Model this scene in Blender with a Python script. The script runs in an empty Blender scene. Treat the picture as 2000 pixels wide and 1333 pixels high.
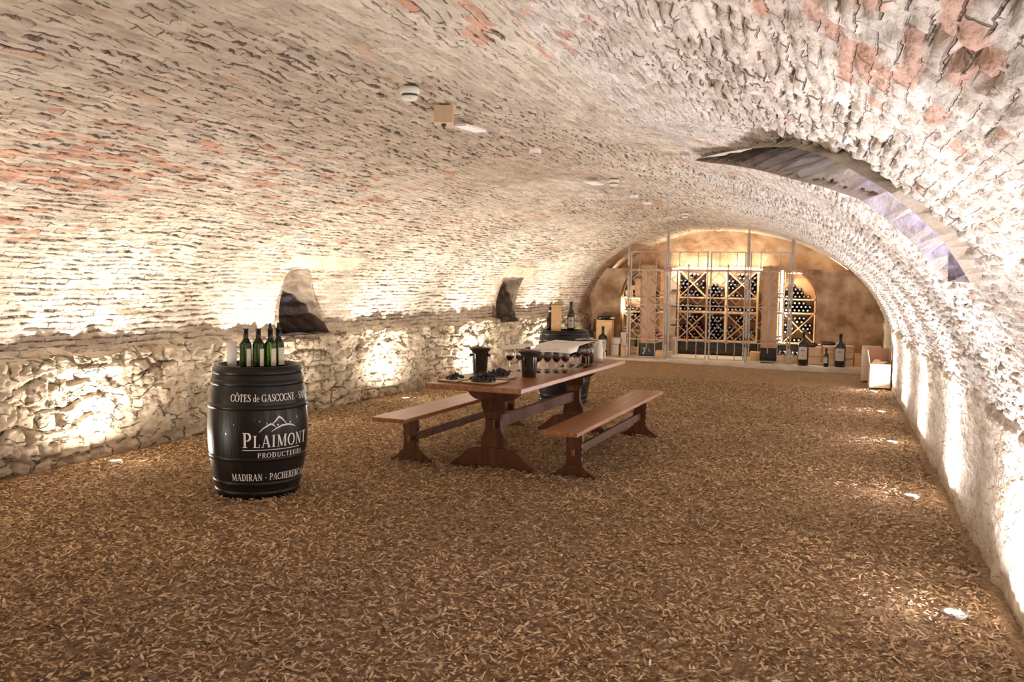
import bpy, bmesh, math, random
import numpy as np
from mathutils import Vector, Matrix, Euler
random.seed(7)
rng = np.random.default_rng(11)
PI = math.pi
sc = bpy.context.scene
C = sc.collection

# ------------------------------------------------------------------ camera
HCAM, PITCH, ROLL, YAW = 1.57, math.radians(3.9), 0.0155, math.radians(19.5)
fw = Vector((-math.sin(YAW)*math.cos(PITCH), math.cos(YAW)*math.cos(PITCH), -math.sin(PITCH)))
rt = Vector((math.cos(YAW), math.sin(YAW), 0)); up = rt.cross(fw)
r2 = rt*math.cos(ROLL)+up*math.sin(ROLL); u2 = -rt*math.sin(ROLL)+up*math.cos(ROLL)
cam = bpy.data.cameras.new('camera'); co = bpy.data.objects.new('camera', cam); C.objects.link(co)
M = Matrix((r2, u2, -fw)).transposed().to_4x4(); M.translation = (0, 0, HCAM)
co.matrix_world = M
cam.sensor_width = 36; cam.lens = 1770*36/2000; cam.clip_start = .05
sc.camera = co
# ------------------------------------------------------------------ world and exposure
w = bpy.data.worlds.new('world'); sc.world = w; w.use_nodes = True
w.node_tree.nodes['Background'].inputs[0].default_value = (1, .9, .85, 1)
w.node_tree.nodes['Background'].inputs[1].default_value = .02
sc.view_settings.view_transform = 'Standard'; sc.view_settings.look = 'None'
sc.view_settings.gamma = 1; sc.view_settings.use_curve_mapping = False
sc.view_settings.exposure = 1.12
SPOT_L, SPOT_R, COL_L, COL_R = 40, 58, (1, .89, .77), (1, .93, .96)
WIDE_L, WIDE_R = 20, 20

# ------------------------------------------------------------------ helpers
def tag(o, label=None, cat=None, group=None, kind=None):
    if label: o['label'] = label
    if cat: o['category'] = cat
    if group: o['group'] = group
    if kind: o['kind'] = kind
    return o
def thing(name, label, cat, loc=(0, 0, 0), rz=0, group=None):
    o = bpy.data.objects.new(name, None); C.objects.link(o)
    o.empty_display_size = .05
    o.location = loc; o.rotation_euler = (0, 0, rz)
    return tag(o, label, cat, group)
def copy_tree(o, parent=None):
    c = o.copy(); C.objects.link(c)
    if parent: c.parent = parent
    for ch in list(o.children): copy_tree(ch, c)
    return c

class MB:
    def __init__(s): s.bm = bmesh.new(); s.mi = 0
    def _set(s, n0):
        s.bm.faces.ensure_lookup_table()
        for f in s.bm.faces[n0:]: f.material_index = s.mi
    def box(s, x0, x1, y0, y1, z0, z1, mat=None):
        n0 = len(s.bm.faces)
        v = [s.bm.verts.new((x, y, z)) for x in (x0, x1) for y in (y0, y1) for z in (z0, z1)]
        if mat is not None:
            for q in v: q.co = mat @ q.co
        for f in ((0, 1, 3, 2), (4, 6, 7, 5), (0, 4, 5, 1), (2, 3, 7, 6), (0, 2, 6, 4), (1, 5, 7, 3)):
            s.bm.faces.new([v[i] for i in f])
        s._set(n0); return s
    def beam(s, a, b, w, h=None, upv=(0, 0, 1)):
        a = Vector(a); b = Vector(b); h = h or w
        d = (b-a); L = d.length; d.normalize(); u = Vector(upv)
        if abs(d.dot(u)) > .99: u = Vector((0, 1, 0))
        sd = d.cross(u).normalized(); u = sd.cross(d)
        m = Matrix((sd, d, u)).transposed().to_4x4(); m.translation = a
        return s.box(-w/2, w/2, 0, L, -h/2, h/2, m)
    def tube(s, pts, r, n=8, cap=True):
        n0 = len(s.bm.faces); pts = [Vector(p) for p in pts]; rings = []
        rr = r if isinstance(r, (list, tuple)) else [r]*len(pts)
        for i, p in enumerate(pts):
            d = (pts[min(i+1, len(pts)-1)]-pts[max(i-1, 0)]).normalized()
            u = Vector((0, 0, 1)) if abs(d.z) < .9 else Vector((0, 1, 0))
            a = d.cross(u).normalized(); b = a.cross(d)
            rings.append([s.bm.verts.new(p+(a*math.cos(t)+b*math.sin(t))*rr[i]) for t in [2*PI*k/n for k in range(n)]])
        for i in range(len(rings)-1):
            for k in range(n):
                f = s.bm.faces.new((rings[i][k], rings[i][(k+1) % n], rings[i+1][(k+1) % n], rings[i+1][k])); f.smooth = True
        if cap: s.bm.faces.new(rings[0]); s.bm.faces.new(rings[-1][::-1])
        s._set(n0); return s
    def lathe(s, prof, n=24, mat=None, cap0=True, cap1=True):
        n0 = len(s.bm.faces); rings = []
        for r, z in prof:
            rings.append([s.bm.verts.new((r*math.cos(2*PI*k/n), r*math.sin(2*PI*k/n), z)) for k in range(n)])
        for i in range(len(rings)-1):
            for k in range(n):
                f = s.bm.faces.new((rings[i][k], rings[i][(k+1) % n], rings[i+1][(k+1) % n], rings[i+1][k])); f.smooth = True
        if cap0: s.bm.faces.new(rings[0][::-1])
        if cap1: s.bm.faces.new(rings[-1])
        if mat is not None:
            for rg in rings:
                for v in rg: v.co = mat @ v.co
        s._set(n0); return s
    def prism(s, poly, y0, y1, mat=None):
        # polygon in (x,z) extruded along y
        n0 = len(s.bm.faces)
        a = [s.bm.verts.new((x, y0, z)) for x, z in poly]; b = [s.bm.verts.new((x, y1, z)) for x, z in poly]
        s.bm.faces.new(a); s.bm.faces.new(b[::-1]); n = len(poly)
        for i in range(n): s.bm.faces.new((a[i], b[i], b[(i+1) % n], a[(i+1) % n]))
        if mat is not None:
            for v in a+b: v.co = mat @ v.co
        s._set(n0); return s
    def ball(s, c, r, sub=2, sq=(1, 1, 1)):
        n0 = len(s.bm.faces)
        m = Matrix.Translation(c) @ Matrix.Diagonal((sq[0], sq[1], sq[2], 1))
        bmesh.ops.create_icosphere(s.bm, subdivisions=sub, radius=r, matrix=m)
        s.bm.faces.ensure_lookup_table()
        for f in s.bm.faces[n0:]: f.smooth = True
        s._set(n0); return s
    def mesh(s, name, mats, bevel=0):
        bmesh.ops.recalc_face_normals(s.bm, faces=s.bm.faces[:])
        me = bpy.data.meshes.new(name); s.bm.to_mesh(me); s.bm.free()
        for m in (mats if isinstance(mats, (list, tuple)) else [mats]): me.materials.append(m)
        return me
    def build(s, name, mats, parent=None, bevel=0, solid=0, loc=None, rot=None):
        o = bpy.data.objects.new(name, s.mesh(name, mats)); C.objects.link(o)
        if parent: o.parent = parent
        if loc: o.location = loc
        if rot: o.rotation_euler = rot
        if bevel:
            b = o.modifiers.new('bevel', 'BEVEL'); b.width = bevel; b.segments = 2; b.limit_method = 'ANGLE'
        return o
def mdl(name, mesh, parent=None, loc=(0, 0, 0), rot=(0, 0, 0)):
    o = bpy.data.objects.new(name, mesh); C.objects.link(o); o.location = loc; o.rotation_euler = rot
    if parent: o.parent = parent
    return o

# ------------------------------------------------------------------ materials
def newmat(name):
    m = bpy.data.materials.new(name); m.use_nodes = True
    nt = m.node_tree; b = nt.nodes['Principled BSDF']
    return m, nt, b
def N(nt, t, **kw):
    n = nt.nodes.new(t)
    for k, v in kw.items(): setattr(n, k, v)
    return n
def ramp(nt, stops):
    r = N(nt, 'ShaderNodeValToRGB'); e = r.color_ramp.elements
    while len(e) < len(stops): e.new(.5)
    for el, (p, c) in zip(e, stops): el.position = p; el.color = (*c, 1) if len(c) == 3 else c
    return r
def mat(name, col, rough=.5, metal=0, col2=None, scale=6, stretch=(1, 1, 1), bump=0, bscale=60, coat=0, spec=.5):
    m, nt, b = newmat(name)
    b.inputs['Base Color'].default_value = (*col, 1); b.inputs['Roughness'].default_value = rough
    b.inputs['Metallic'].default_value = metal; b.inputs['Coat Weight'].default_value = coat
    b.inputs['Specular IOR Level'].default_value = spec
    tc = N(nt, 'ShaderNodeTexCoord'); mp = N(nt, 'ShaderNodeMapping'); mp.inputs['Scale'].default_value = stretch
    nt.links.new(tc.outputs['Object'], mp.inputs['Vector'])
    if col2:
        n = N(nt, 'ShaderNodeTexNoise'); n.inputs['Scale'].default_value = scale; n.inputs['Detail'].default_value = 6
        nt.links.new(mp.outputs[0], n.inputs['Vector'])
        r = ramp(nt, [(.35, col), (.68, col2)]); nt.links.new(n.outputs['Fac'], r.inputs[0])
        nt.links.new(r.outputs[0], b.inputs['Base Color'])
    if bump:
        n = N(nt, 'ShaderNodeTexNoise'); n.inputs['Scale'].default_value = bscale; n.inputs['Detail'].default_value = 5
        nt.links.new(mp.outputs[0], n.inputs['Vector'])
        bp = N(nt, 'ShaderNodeBump'); bp.inputs['Distance'].default_value = bump
        nt.links.new(n.outputs['Fac'], bp.inputs['Height']); nt.links.new(bp.outputs[0], b.inputs['Normal'])
    return m
def emis(name, col, st):
    m, nt, b = newmat(name); b.inputs['Base Color'].default_value = (*col, 1)
    b.inputs['Emission Color'].default_value = (*col, 1); b.inputs['Emission Strength'].default_value = st
    return m
def glass(name, col, rough=0, ior=1.45):
    m, nt, b = newmat(name); b.inputs['Base Color'].default_value = (*col, 1); b.inputs['Roughness'].default_value = rough
    b.inputs['Transmission Weight'].default_value = 1; b.inputs['IOR'].default_value = ior
    return m
def masonry_mat():
    m, nt, b = newmat('masonry')
    at = N(nt, 'ShaderNodeAttribute'); at.attribute_name = 'tone'
    tc = N(nt, 'ShaderNodeTexCoord')
    n1 = N(nt, 'ShaderNodeTexNoise'); n1.inputs['Scale'].default_value = 9; n1.inputs['Detail'].default_value = 8; n1.inputs['Roughness'].default_value = .65
    n2 = N(nt, 'ShaderNodeTexNoise'); n2.inputs['Scale'].default_value = 34; n2.inputs['Detail'].default_value = 7; n2.inputs['Distortion'].default_value = .25
    vo = N(nt, 'ShaderNodeTexVoronoi'); vo.inputs['Scale'].default_value = 22
    mp = N(nt, 'ShaderNodeMapping'); mp.inputs['Scale'].default_value = (1, .45, 1)
    nt.links.new(tc.outputs['Object'], mp.inputs[0])
    for q in (n1, n2, vo): nt.links.new(mp.outputs[0], q.inputs['Vector'])
    r = ramp(nt, [(.3, (.62, .52, .42)), (.5, (.93, .9, .87)), (.75, (1.08, 1.05, 1.02))])
    nt.links.new(n1.outputs['Fac'], r.inputs[0])
    mx = N(nt, 'ShaderNodeMix', data_type='RGBA', blend_type='MULTIPLY'); mx.inputs[0].default_value = .8
    nt.links.new(at.outputs['Color'], mx.inputs[6]); nt.links.new(r.outputs[0], mx.inputs[7])
    nt.links.new(mx.outputs[2], b.inputs['Base Color']); b.inputs['Roughness'].default_value = .93
    b.inputs['Specular IOR Level'].default_value = .15
    ad = N(nt, 'ShaderNodeMath', operation='MULTIPLY_ADD'); ad.inputs[1].default_value = .45
    nt.links.new(vo.outputs['Distance'], ad.inputs[0]); nt.links.new(n2.outputs['Fac'], ad.inputs[2])
    ab = N(nt, 'ShaderNodeAttribute'); ab.attribute_name = 'brick'
    sp = N(nt, 'ShaderNodeSeparateXYZ'); nt.links.new(ab.outputs['Vector'], sp.inputs[0])
    facs = []
    nw = N(nt, 'ShaderNodeTexNoise'); nw.inputs['Scale'].default_value = 26; nw.inputs['Detail'].default_value = 3
    nt.links.new(tc.outputs['Object'], nw.inputs['Vector'])
    wv = N(nt, 'ShaderNodeVectorMath', operation='MULTIPLY_ADD'); wv.inputs[1].default_value = (.013, .013, 0)
    nt.links.new(nw.outputs['Color'], wv.inputs[0]); nt.links.new(ab.outputs['Vector'], wv.inputs[2])
    for h_, l_ in ((.053, .22), (.038, .105)):
        bt = N(nt, 'ShaderNodeTexBrick'); bt.inputs['Scale'].default_value = 1; bt.inputs['Mortar Size'].default_value = .0040 if l_ > .2 else .0028
        bt.inputs['Mortar Smooth'].default_value = .6; bt.inputs['Brick Width'].default_value = l_; bt.inputs['Row Height'].default_value = h_
        nt.links.new(wv.outputs[0], bt.inputs['Vector']); facs.append(bt.outputs['Fac'])
    mb_ = N(nt, 'ShaderNodeMix'); nt.links.new(sp.outputs['Z'], mb_.inputs[0]); nt.links.new(facs[0], mb_.inputs[2]); nt.links.new(facs[1], mb_.inputs[3])
    n4 = N(nt, 'ShaderNodeTexNoise'); n4.inputs['Scale'].default_value = 11; n4.inputs['Detail'].default_value = 4
    nt.links.new(tc.outputs['Object'], n4.inputs['Vector'])
    r4 = ramp(nt, [(.46, (0, 0, 0)), (.56, (1, 1, 1))]); nt.links.new(n4.outputs['Fac'], r4.inputs[0])
    m1 = N(nt, 'ShaderNodeMath', operation='MULTIPLY'); nt.links.new(mb_.outputs[0], m1.inputs[0]); nt.links.new(r4.outputs[0], m1.inputs[1])
    m2 = N(nt, 'ShaderNodeMath', operation='MULTIPLY'); nt.links.new(m1.outputs[0], m2.inputs[0]); nt.links.new(at.outputs['Alpha'], m2.inputs[1])
    ar = N(nt, 'ShaderNodeAttribute'); ar.attribute_name = 'rubble'
    ve = N(nt, 'ShaderNodeTexVoronoi'); ve.feature = 'DISTANCE_TO_EDGE'; ve.inputs['Scale'].default_value = 8.5
    wr_ = N(nt, 'ShaderNodeVectorMath', operation='MULTIPLY_ADD'); wr_.inputs[1].default_value = (.09, .09, .09)
    nw2 = N(nt, 'ShaderNodeTexNoise'); nw2.inputs['Scale'].default_value = 9; nw2.inputs['Detail'].default_value = 5
    nt.links.new(mp.outputs[0], nw2.inputs['Vector']); nt.links.new(nw2.outputs['Color'], wr_.inputs[0]); nt.links.new(mp.outputs[0], wr_.inputs[2])
    nt.links.new(wr_.outputs[0], ve.inputs['Vector'])
    rv = ramp(nt, [(.0, (1, 1, 1)), (.055, (0, 0, 0))]); nt.links.new(ve.outputs['Distance'], rv.inputs[0])
    rm = N(nt, 'ShaderNodeMath', operation='MULTIPLY'); nt.links.new(rv.outputs[0], rm.inputs[0]); nt.links.new(ar.outputs['Fac'], rm.inputs[1])
    rm2 = N(nt, 'ShaderNodeMath', operation='MULTIPLY'); nt.links.new(rm.outputs[0], rm2.inputs[0]); nt.links.new(r4.outputs[0], rm2.inputs[1])
    m2b = N(nt, 'ShaderNodeMath', operation='MAXIMUM'); nt.links.new(m2.outputs[0], m2b.inputs[0]); nt.links.new(rm2.outputs[0], m2b.inputs[1])
    m2 = m2b
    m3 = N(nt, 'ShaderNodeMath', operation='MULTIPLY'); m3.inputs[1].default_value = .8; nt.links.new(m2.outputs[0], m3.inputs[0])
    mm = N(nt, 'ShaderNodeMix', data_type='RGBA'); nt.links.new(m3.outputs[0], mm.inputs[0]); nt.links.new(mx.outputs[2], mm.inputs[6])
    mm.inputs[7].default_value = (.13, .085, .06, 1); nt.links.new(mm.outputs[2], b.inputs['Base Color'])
    m5 = N(nt, 'ShaderNodeMath', operation='MULTIPLY_ADD'); m5.inputs[1].default_value = -1.3
    nt.links.new(m2.outputs[0], m5.inputs[0]); nt.links.new(ad.outputs[0], m5.inputs[2])
    bp = N(nt, 'ShaderNodeBump'); bp.inputs['Distance'].default_value = .016; bp.inputs['Strength'].default_value = 1
    nt.links.new(m5.outputs[0], bp.inputs['Height']); nt.links.new(bp.outputs[0], b.inputs['Normal'])
    return m
def ground_mat():
    m, nt, b = newmat('wood_mulch_ground')
    tc = N(nt, 'ShaderNodeTexCoord')
    n1 = N(nt, 'ShaderNodeTexNoise'); n1.inputs['Scale'].default_value = 22; n1.inputs['Detail'].default_value = 9; n1.inputs['Roughness'].default_value = .7; n1.inputs['Distortion'].default_value = 1.6
    vo = N(nt, 'ShaderNodeTexVoronoi'); vo.inputs['Scale'].default_value = 45
    mp = N(nt, 'ShaderNodeMapping'); mp.inputs['Scale'].default_value = (1, .6, 1)
    nt.links.new(tc.outputs['Object'], mp.inputs[0])
    for q in (n1, vo): nt.links.new(mp.outputs[0], q.inputs['Vector'])
    r = ramp(nt, [(.3, (.14, .085, .045)), (.5, (.38, .25, .14)), (.72, (.62, .45, .27))])
    nt.links.new(n1.outputs['Fac'], r.inputs[0]); nt.links.new(r.outputs[0], b.inputs['Base Color'])
    b.inputs['Roughness'].default_value = .9; b.inputs['Specular IOR Level'].default_value = .2
    ad = N(nt, 'ShaderNodeMath', operation='ADD')
    nt.links.new(vo.outputs['Distance'], ad.inputs[0]); nt.links.new(n1.outputs['Fac'], ad.inputs[1])
    bp = N(nt, 'ShaderNodeBump'); bp.inputs['Distance'].default_value = .02
    nt.links.new(ad.outputs[0], bp.inputs['Height']); nt.links.new(bp.outputs[0], b.inputs['Normal'])
    return m
def chip_mat():
    m, nt, b = newmat('wood_chips')
    at = N(nt, 'ShaderNodeAttribute'); at.attribute_name = 'tone'
    nt.links.new(at.outputs['Color'], b.inputs['Base Color']); b.inputs['Roughness'].default_value = .8
    b.inputs['Specular IOR Level'].default_value = .25
    return m
MAS = masonry_mat(); GROUND = ground_mat(); CHIP = chip_mat()
OAK = mat('varnished_brown_oak', (.20, .075, .024), .30, col2=(.36, .155, .06), scale=5, stretch=(6, .5, 6), bump=.0015, bscale=14)
OAKD = mat('varnished_dark_oak', (.055, .018, .005), .5, col2=(.12, .040, .011), scale=5, stretch=(4, 4, .6), bump=.0015, bscale=14, spec=.3)
PINE = mat('pale_pine_boards', (.72, .46, .24), .5, col2=(.86, .62, .36), scale=4, stretch=(1, 1, .3), bump=.001, bscale=20)
PINEB = mat('pine_back_boards', (.52, .26, .11), .6, col2=(.66, .36, .17), scale=4)
PANEL = mat('tan_wood_panel', (.45, .27, .15), .55, col2=(.55, .34, .20), scale=3, stretch=(3, 3, .3))
BLACK = mat('black_lacquered_wood', (.018, .014, .013), .35, coat=.3)
BARREL = mat('black_painted_barrel_staves', (.006, .005, .005), .36, col2=(.011, .009, .008), scale=8, stretch=(3, 3, .4), bump=.002, bscale=18, coat=.1, spec=.3)
HOOP = mat('black_painted_hoop', (.008, .007, .007), .36, metal=.0, coat=.1, spec=.3)
HEAD = mat('black_barrel_head', (.02, .016, .014), .3, bump=.002, bscale=20)
WHITEP = mat('white_lettering_paint', (.85, .83, .80), .5)
IRON = mat('pale_painted_iron', (.44, .39, .34), .5, col2=(.34, .30, .26), scale=9)
ROSE = mat('rusty_tan_rosette', (.42, .24, .15), .6)
PLAS = mat('brown_rough_plaster', (.26, .15, .08), .95, col2=(.62, .46, .31), scale=3.2, bump=.07, bscale=6, spec=.1)
BACKP = mat('orange_brown_stone_plaster', (.42, .25, .14), .95, col2=(.66, .50, .36), scale=3, bump=.05, bscale=6, spec=.1)
CONC = mat('worn_concrete', (.50, .42, .34), .85, col2=(.66, .57, .48), scale=5, bump=.012, bscale=14)
CEM = mat('grey_cement_render', (.50, .46, .40), .9, col2=(.60, .55, .49), scale=3, bump=.015, bscale=8)
LINT = mat('cream_limestone_lintel', (.78, .70, .52), .9, col2=(.68, .58, .40), scale=5, bump=.03, bscale=9)
CARD = mat('plain_cardboard', (.66, .44, .26), .75, col2=(.72, .50, .31), scale=4)
CARDP = mat('pale_cardboard', (.60, .47, .32), .7, col2=(.66, .53, .38), scale=4)
CARDG = mat('grey_beige_cardboard', (.55, .45, .38), .7, col2=(.62, .52, .44), scale=4)
CARDI = mat('brown_carton_inside', (.30, .16, .09), .8)
CRATE = mat('pale_wooden_crate', (.70, .44, .20), .6, col2=(.80, .55, .30), scale=5, stretch=(.5, .5, 4), bump=.001, bscale=20)
GDARK = mat('dark_bottle_glass', (.010, .012, .009), .06, spec=.7)
GGREEN = glass('green_bottle_glass', (.045, .13, .02), .0, 1.5)
GGREEND = glass('dark_green_bottle_glass', (.018, .050, .012), .0, 1.5)
WINE = mat('red_wine', (.035, .002, .004), .05, spec=.6)
CAPD = mat('dark_capsule_foil', (.016, .015, .018), .4, metal=.2)
CAPV = mat('mauve_grey_capsule_foil', (.42, .36, .48), .3, metal=.5)
CAPR = mat('red_capsule_foil', (.55, .04, .05), .3, metal=.4)
CAPG = mat('gold_capsule_foil', (.6, .42, .12), .3, metal=.6)
CAPW = mat('white_capsule_foil', (.8, .78, .78), .35)
LABEL = mat('cream_paper_label', (.72, .66, .52), .7)
LABELG = mat('grey_beige_paper_label', (.50, .44, .38), .7)
BLUE = mat('blue_label_print', (.05, .13, .42), .6)
INK = mat('dark_printing_ink', (.06, .05, .045), .7)
PAPER = mat('white_paper_sheet', (.80, .76, .72), .7)
TUBE = mat('white_paper_tube', (.78, .74, .70), .6)
BUCK = mat('black_glossy_bucket', (.018, .015, .012), .12, coat=.6)
CLEAR = glass('clear_wine_glass', (1, 1, 1), 0, 1.3)
PLATE = mat('pale_wooden_board', (.80, .72, .62), .55, col2=(.84, .77, .68), scale=6)
PLATED = mat('wooden_board_edge', (.58, .36, .16), .5)
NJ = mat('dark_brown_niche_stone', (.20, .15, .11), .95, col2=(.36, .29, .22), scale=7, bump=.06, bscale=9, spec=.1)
GRAPE = mat('black_grape_skin', (.016, .013, .020), .38, col2=(.035, .03, .042), scale=30)
STEM = mat('green_grape_stem', (.18, .22, .06), .7)
CREAMJ = mat('cream_plastic_jug', (.72, .66, .52), .4)
WPL = mat('white_plastic_housing', (.76, .74, .66), .45)
TERRA = mat('terracotta_pipe', (.62, .24, .12), .8)
WHPIPE = mat('white_pipe_lining', (.78, .75, .74), .6)
TANBOX = mat('tan_painted_box', (.60, .43, .28), .6)
STEEL = mat('brushed_steel_ring', (.45, .43, .4), .35, metal=1)
LENS = emis('lit_spotlight_lens', (1, .97, .92), 30)
LED = emis('led_strip_glow', (1, .90, .72), 12)
LITPL = mat('white_plate', (.85, .84, .86), .5)
RUST = mat('rusty_hinge_iron', (.12, .06, .035), .7)
YG = mat('yellow_green_bucket', (.45, .42, .04), .5)
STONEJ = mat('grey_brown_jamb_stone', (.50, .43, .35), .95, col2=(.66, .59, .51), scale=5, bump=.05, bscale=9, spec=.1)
DIRT = mat('red_earth_edge', (.30, .17, .10), .95, bump=.02, bscale=20)

# ------------------------------------------------------------------ numpy noise
def hsh(a, b, s):
    v = np.sin(a*127.1+b*311.7+s*74.7)*43758.5453
    return v-np.floor(v)
def vnoise(x, y, s):
    ix = np.floor(x); iy = np.floor(y); fx = x-ix; fy = y-iy
    fx = fx*fx*(3-2*fx); fy = fy*fy*(3-2*fy)
    return (hsh(ix, iy, s)*(1-fx)*(1-fy)+hsh(ix+1, iy, s)*fx*(1-fy)+hsh(ix, iy+1, s)*(1-fx)*fy+hsh(ix+1, iy+1, s)*fx*fy)
def fbm(x, y, s, o=4):
    t = 0; a = .5; n = 0
    for i in range(o):
        t = t+a*vnoise(x, y, s+i*3.1); n += a; x = x*2.03+5.2; y = y*2.03+1.7; a *= .5
    return t/n
def sst(x): x = np.clip(x, 0, 1); return x*x*(3-2*x)
def bricks(s, y, h, l, seed, warp):
    s2 = s+warp*(fbm(s*2.2, y*1.6, seed)-.5)+warp*.35*(fbm(s*9, y*7, seed+4)-.5)
    y2 = y+warp*(fbm(s*2.5, y*2.5, seed+9)-.5)
    row = np.floor(s2/h); fr = s2/h-row
    c = (y2+np.where(np.mod(row, 2) == 0, .5*l, 0))/l; col = np.floor(c); fc = c-col
    bricks.uv = (y2, s2)
    return np.minimum(fr, 1-fr)*h, np.minimum(fc, 1-fc)*l, hsh(row, col, seed+1), hsh(row, col, seed+2)

# ------------------------------------------------------------------ vault shell
YEND = 18.75
XC, XR, ZA, ZL, ZR = -2.2, .9, 2.6, .85, .6
def xl(Y): return np.interp(Y, [-4, 5, 8, 10, 12, 15, 17, 19], [-6.0, -5.98, -5.88, -5.7, -5.55, -5.1, -4.7, -4.6])
NS = 1100
_a = np.linspace(0, PI/2, 2000)
def _prof(xL):
    x = np.concatenate([np.full(200, xL), XC-(XC-xL)*np.cos(_a[1:]), XC+(XR-XC)*np.sin(_a[1:]), np.full(200, XR)])
    z = np.concatenate([np.linspace(-.05, ZL, 200), ZL+(ZA-ZL)*np.sin(_a[1:]), ZR+(ZA-ZR)*np.cos(_a[1:]), np.linspace(ZR, -.05, 201)[1:]])
    d = np.concatenate([[0], np.cumsum(np.hypot(np.diff(x), np.diff(z)))])
    return x, z, d
_x8, _z8, _d8 = _prof(-5.88)
S8 = np.linspace(0, _d8[-1], NS); TOT = _d8[-1]
IDX = np.interp(S8, _d8, np.arange(len(_d8)))
def surf(s, Y):
    """vault surface position (x, z) for arc length s and depth Y"""
    i = np.interp(s, _d8, np.arange(len(_d8)))
    xL = xl(Y); base = np.interp(i, np.arange(len(_x8)), _x8)
    z = np.interp(i, np.arange(len(_z8)), _z8)
    x = np.where(base < XC, XC+(base-XC)*(XC-xL)/(XC+5.88), base)
    return x, z
def s_of(x, z, Y):
    """arc length of the surface point nearest (x, z)"""
    xx = XC+(x-XC)*(XC+5.88)/(XC-xl(Y)) if x < XC else x
    return float(_d8[np.argmin(np.hypot(_x8-xx, _z8-z))])
def inpoly(px, py, poly):
    r = np.zeros(px.shape, bool); n = len(poly)
    for i in range(n):
        x0, y0 = poly[i]; x1, y1 = poly[(i+1) % n]
        c = ((y0 > py) != (y1 > py))
        r ^= c & (px < (x1-x0)*(py-y0)/((y1-y0) if y1 != y0 else 1e-9)+x0)
    return r
def SY(pts): return [(s_of(x, z, Y), Y) for x, Y, z in pts]
NICHE1 = SY([(-5.815, 8.66, .90), (-5.70, 8.50, 1.25), (-5.455, 8.313, 1.647), (-5.418, 8.60, 1.662), (-5.60, 9.05, 1.33), (-5.742, 9.548, .90)])
NICHE2 = SY([(-5.251, 14.027, .85), (-5.20, 13.86, 1.2), (-5.003, 13.712, 1.591), (-4.912, 14.361, 1.597), (-5.05, 14.5, 1.25), (-5.151, 14.688, .85)])
WELL = SY([(-.90, 6.35, 2.41), (-.42, 4.65, 2.235), (-.145, 3.62, 2.098), (0, 3.30, 2.01), (.189, 3.162, 1.876), (.337, 3.248, 1.75), (.482, 3.618, 1.605),
           (.477, 4.255, 1.609), (.309, 4.08, 1.776), (.123, 3.972, 1.925), (.005, 4.35, 2.006), (-.197, 4.989, 2.127), (-.768, 6.187, 2.374)])
LUN = SY([(-1.5, 6.5, 2.549), (-1.076, 5.309, 2.464), (-.734, 4.486, 2.363), (-.46, 4.1, 2.25), (-.145, 3.55, 2.098), (-.197, 4.989, 2.127), (-.768, 6.187, 2.374), (-1.25, 6.8, 2.50)])
ys = [-3.2]
while ys[-1] < 1.0: ys.append(ys[-1]+.12)
while ys[-1] < YEND: ys.append(ys[-1]+.0140+.0019*max(ys[-1]-2.0, 0))
YS = np.array(ys); YS[-1] = YEND
SG, YG_ = np.meshgrid(S8, YS, indexing='ij')
X, Z = surf(SG, YG_)
# normals (inward) from finite differences along the profile
x2, z2 = surf(np.clip(SG+.02, 0, TOT), YG_); x1, z1 = surf(np.clip(SG-.02, 0, TOT), YG_)
tx = x2-x1; tz = z2-z1; L = np.hypot(tx, tz)+1e-9; NX = tz/L; NZ = -tx/L
# --- brick vault relief
ds, dy, i1, i2 = bricks(SG, YG_, .053, .22, 3, .055)
uvL = bricks.uv
right = sst((SG-6.4)/.05)
dsR, dyR, j1, j2 = bricks(SG, YG_, .038, .105, 13, .03)
uvR = bricks.uv
# fan courses in the lunette
rotS = SG*math.cos(.9)+YG_*math.sin(.9); rotY = -SG*math.sin(.9)+YG_*math.cos(.9)
lun = inpoly(SG, YG_, LUN).astype(float)
dsF, dyF, f1, f2 = bricks(rotS, rotY, .06, .35, 23, .02)
patch = sst((fbm(SG*.8, YG_*.35, 41, 3)-.40)/.12)             # areas rubbed with lime have shallow joints
rough = .35+.65*patch
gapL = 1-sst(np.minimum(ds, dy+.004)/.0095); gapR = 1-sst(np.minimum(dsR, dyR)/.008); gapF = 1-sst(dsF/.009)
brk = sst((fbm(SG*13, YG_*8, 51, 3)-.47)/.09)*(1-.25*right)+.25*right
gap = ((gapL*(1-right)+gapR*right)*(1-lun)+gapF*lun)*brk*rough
idv = ((i1*(1-right)+j1*right)*(1-lun)+f1*lun)
idc = ((i2*(1-right)+j2*right)*(1-lun)+f2*lun)
dv = -gap*.024+(idv-.5)*.016*rough*(1+.5*right)+(fbm(SG*17, YG_*11, 61, 4)-.5)*.030*rough+(fbm(SG*1.3, YG_*.8, 71, 3)-.5)*.06
dv -= .035*sst((hsh(j1*7, j2*11, 5)-.985)*200)*(1-gapR)*right
dv -= lun*.015
# --- rubble base of the left wall
ledge = .93+.09*(fbm(YG_*1.1, YG_*0+3, 81, 3)-.5)+.10*(fbm(YG_*6, SG*5, 82, 2)-.5)
lowL = 1-sst((SG-ledge)/.05)
ds2, dy2, k1, k2 = bricks(SG, YG_, .15, .21, 33, .30)
g2 = 1-sst(np.minimum(ds2, dy2)/.028)
reg = sst((fbm(SG*1.2, YG_*.9, 91, 2)-.50)/.10)
fine = fbm(SG*11, YG_*11, 92, 4)-.5
dl = (-g2*.040+(k1-.5)*.05)*(.12+.88*reg)+fine*.085*(1.0-.5*reg)+(fbm(SG*26, YG_*26, 97, 2)-.5)*.030+(fbm(SG*3, YG_*2.4, 93, 3)-.5)*.07+.07
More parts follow.
